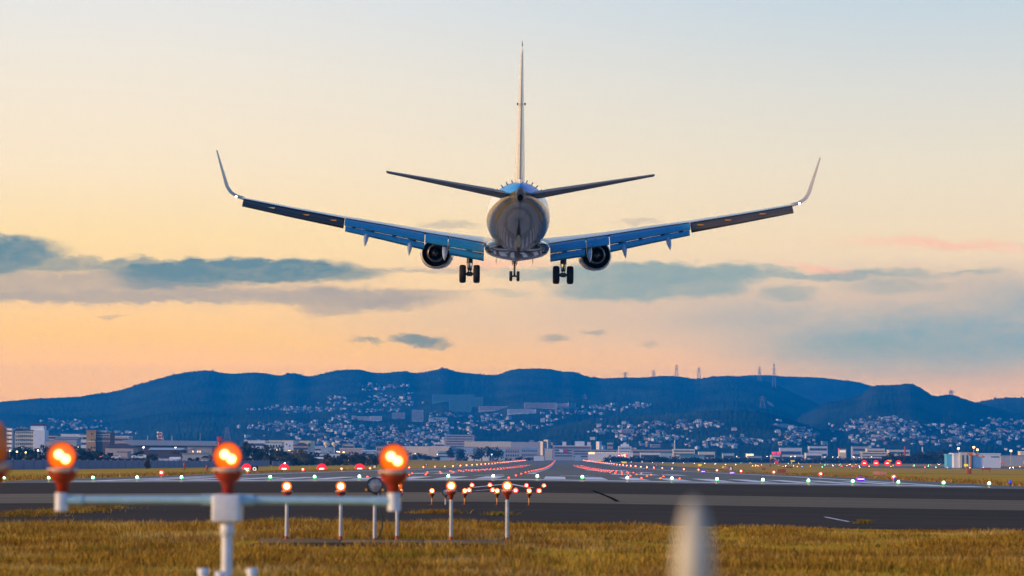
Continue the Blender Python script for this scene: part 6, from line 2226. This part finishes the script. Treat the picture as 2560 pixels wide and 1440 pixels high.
def blade_mat():
    m_ = bpy.data.materials.new('dry_grass_blades')
    m_.use_nodes = True
    N = NT(m_.node_tree)
    b = N.n['Principled BSDF']
    ge = N.new('ShaderNodeNewGeometry')
    t = N.new('ShaderNodeTexCoord')
    f1, _ = N.noise(N.vscale(t.outputs['Object'], .7, .35, 0), 1.0, 4, .6)
    f2, _ = N.noise(N.vscale(t.outputs['Object'], .35, .22, 0), 1.0, 3, .6)
    f = N.m('ADD', N.m('MULTIPLY', f1, .6), N.m('MULTIPLY', ge.outputs['Random Per Island'], .4))
    c = N.ramp(f, [(0.28, (0.06, 0.032, 0.005)), (0.45, (0.28, 0.15, 0.012)), (0.62, (0.50, 0.29, 0.026)), (0.88, (0.74, 0.52, 0.14))])
    c = N.mix(N.smooth(f2, .56, .70, 0, .8), c, (0.24, 0.22, 0.014, 1))
    f4, _ = N.noise(N.vscale(t.outputs['Object'], .22, .5, 0), 1.0, 4, .65)
    c = N.mix(N.smooth(f4, .47, .62, 0, .8), c, (0.21, 0.085, 0.009, 1))
    f5, _ = N.noise(N.vscale(t.outputs['Object'], .12, .3, 0), 1.7, 3, .6)
    c = N.mix(N.smooth(f5, .52, .70, 0, .7), c, (0.72, 0.54, 0.20, 1))
    N.put(b.inputs['Base Color'], c)
    b.inputs['Roughness'].default_value = .75
    b.inputs['Specular IOR Level'].default_value = .15
    tr = N.new('ShaderNodeBsdfTranslucent')
    N.put(tr.inputs[0], c)
    mx = N.new('ShaderNodeMixShader')
    mx.inputs[0].default_value = .35
    N.l.new(b.outputs[0], mx.inputs[1])
    N.l.new(tr.outputs[0], mx.inputs[2])
    N.l.new(mx.outputs[0], N.n['Material Output'].inputs[0])
    return m_


def grass(name, lab, X, Y, h, w, m_, lean=.35, seed=1):
    r = np.random.RandomState(seed)
    n_ = len(X)
    zc = np.interp(Y, [p[0] for p in PROF], [p[1] for p in PROF]) + np.interp(X, [c[0] for c in CROWN], [c[1] for c in CROWN])
    a = r.uniform(0, np.pi, n_)
    lx, ly = r.normal(0, lean, n_) * h, r.normal(0, lean, n_) * h
    ca, sa = np.cos(a) * w / 2, np.sin(a) * w / 2
    V = np.empty((n_, 5, 3))
    V[:, 0] = np.stack([X - ca, Y - sa, zc - .01], -1)
    V[:, 1] = np.stack([X + ca, Y + sa, zc - .01], -1)
    V[:, 2] = np.stack([X + ca * .8 + lx * .35, Y + sa * .8 + ly * .35, zc + h * .6], -1)
    V[:, 3] = np.stack([X - ca * .8 + lx * .35, Y - sa * .8 + ly * .35, zc + h * .6], -1)
    V[:, 4] = np.stack([X + lx, Y + ly, zc + h], -1)
    i0 = np.arange(n_)[:, None] * 5
    q4 = i0 + np.array([[0, 1, 2, 3]])
    t3 = i0 + np.array([[3, 2, 4]])
    loops = np.concatenate([q4, t3], 1).ravel().astype(np.int32)
    me = bpy.data.meshes.new(name)
    me.vertices.add(n_ * 5)
    me.vertices.foreach_set('co', V.ravel())
    me.loops.add(len(loops))
    me.loops.foreach_set('vertex_index', loops)
    me.polygons.add(n_ * 2)
    st = (np.arange(n_)[:, None] * 7 + np.array([[0, 4]])).ravel().astype(np.int32)
    me.polygons.foreach_set('loop_start', st)
    me.polygons.foreach_set('loop_total', np.tile([4, 3], n_).astype(np.int32))
    me.update(calc_edges=True)
    me.materials.append(m_)
    o = bpy.data.objects.new(name, me)
    COL.objects.link(o)
    return tag(o, lab, 'grass', kind='stuff')


r = np.random.RandomState(8)
n_ = 190000
Y = 26 + 30.6 * r.rand(n_) ** .9
X = CAM.x + (r.uniform(-300, 2860, n_) - 1398) / FPX * Y
cl = fbm2(X + 500, Y * .8 + 300, 1.3, 4)
cl2 = fbm2(X + 900, Y * .7 + 100, 5.0, 3)
keep = (r.rand(n_) < np.clip(.62 + cl * .5, .12, 1)) & ~((Y > 39.9) & (Y < 42.6) & (X > x0 - .3 + .3 * cl) & (X < x1 + .3 * cl))
edge = 55.2 + fbm2(X + 200, X * 0 + 10, 2.0, 4) * .55
keep &= Y < edge
X, Y, cl, cl2 = X[keep], Y[keep], cl[keep], cl2[keep]
h = np.clip(.075 + .045 * cl + .05 * cl2 + r.normal(0, .028, len(X)), .02, .27)
M_BLADE = blade_mat()
grass('dry_grass', 'golden dry grass along the near side of the pavement', X, Y, h, r.uniform(.008, .018, len(X)), M_BLADE, .4)
# loose tufts on the pavement and at its rims
pts = []
for (px, py, d, nn, sp) in ((75, 1287, 65, 500, .5), (130, 1285, 66.5, 700, .6), (190, 1281, 69, 900, .5), (235, 1277, 72, 800, .45), (60, 1293, 62, 400, .5), (1075, 1286, 64, 350, .3), (1108, 1287, 63.5, 260, .25), (1250, 1289, 62.5, 200, .2), (2158, 1301, 59.5, 170, .09)):
    c = P(px, py, d)
    pts.append(np.stack([c.x + r.normal(0, sp, nn), c.y + r.normal(0, sp * .6, nn)], -1))
pts = np.concatenate(pts)
grass('loose_tufts', 'loose dry tufts lying on the dark pavement', pts[:, 0], pts[:, 1], r.uniform(.03, .14, len(pts)), r.uniform(.012, .025, len(pts)), M_BLADE, .9, 3)
n_ = 26000
Y = 158 + 420 * r.rand(n_) ** 1.7
sd_ = r.choice([-1, 1], n_)
X = sd_ * (36.3 + np.abs(r.normal(0, 5, n_)))
grass('rim_grass', 'taller grass along the runway shoulders', X, Y, r.uniform(.08, .30, n_), r.uniform(.03, .08, n_), M_BLADE, .4, 4)
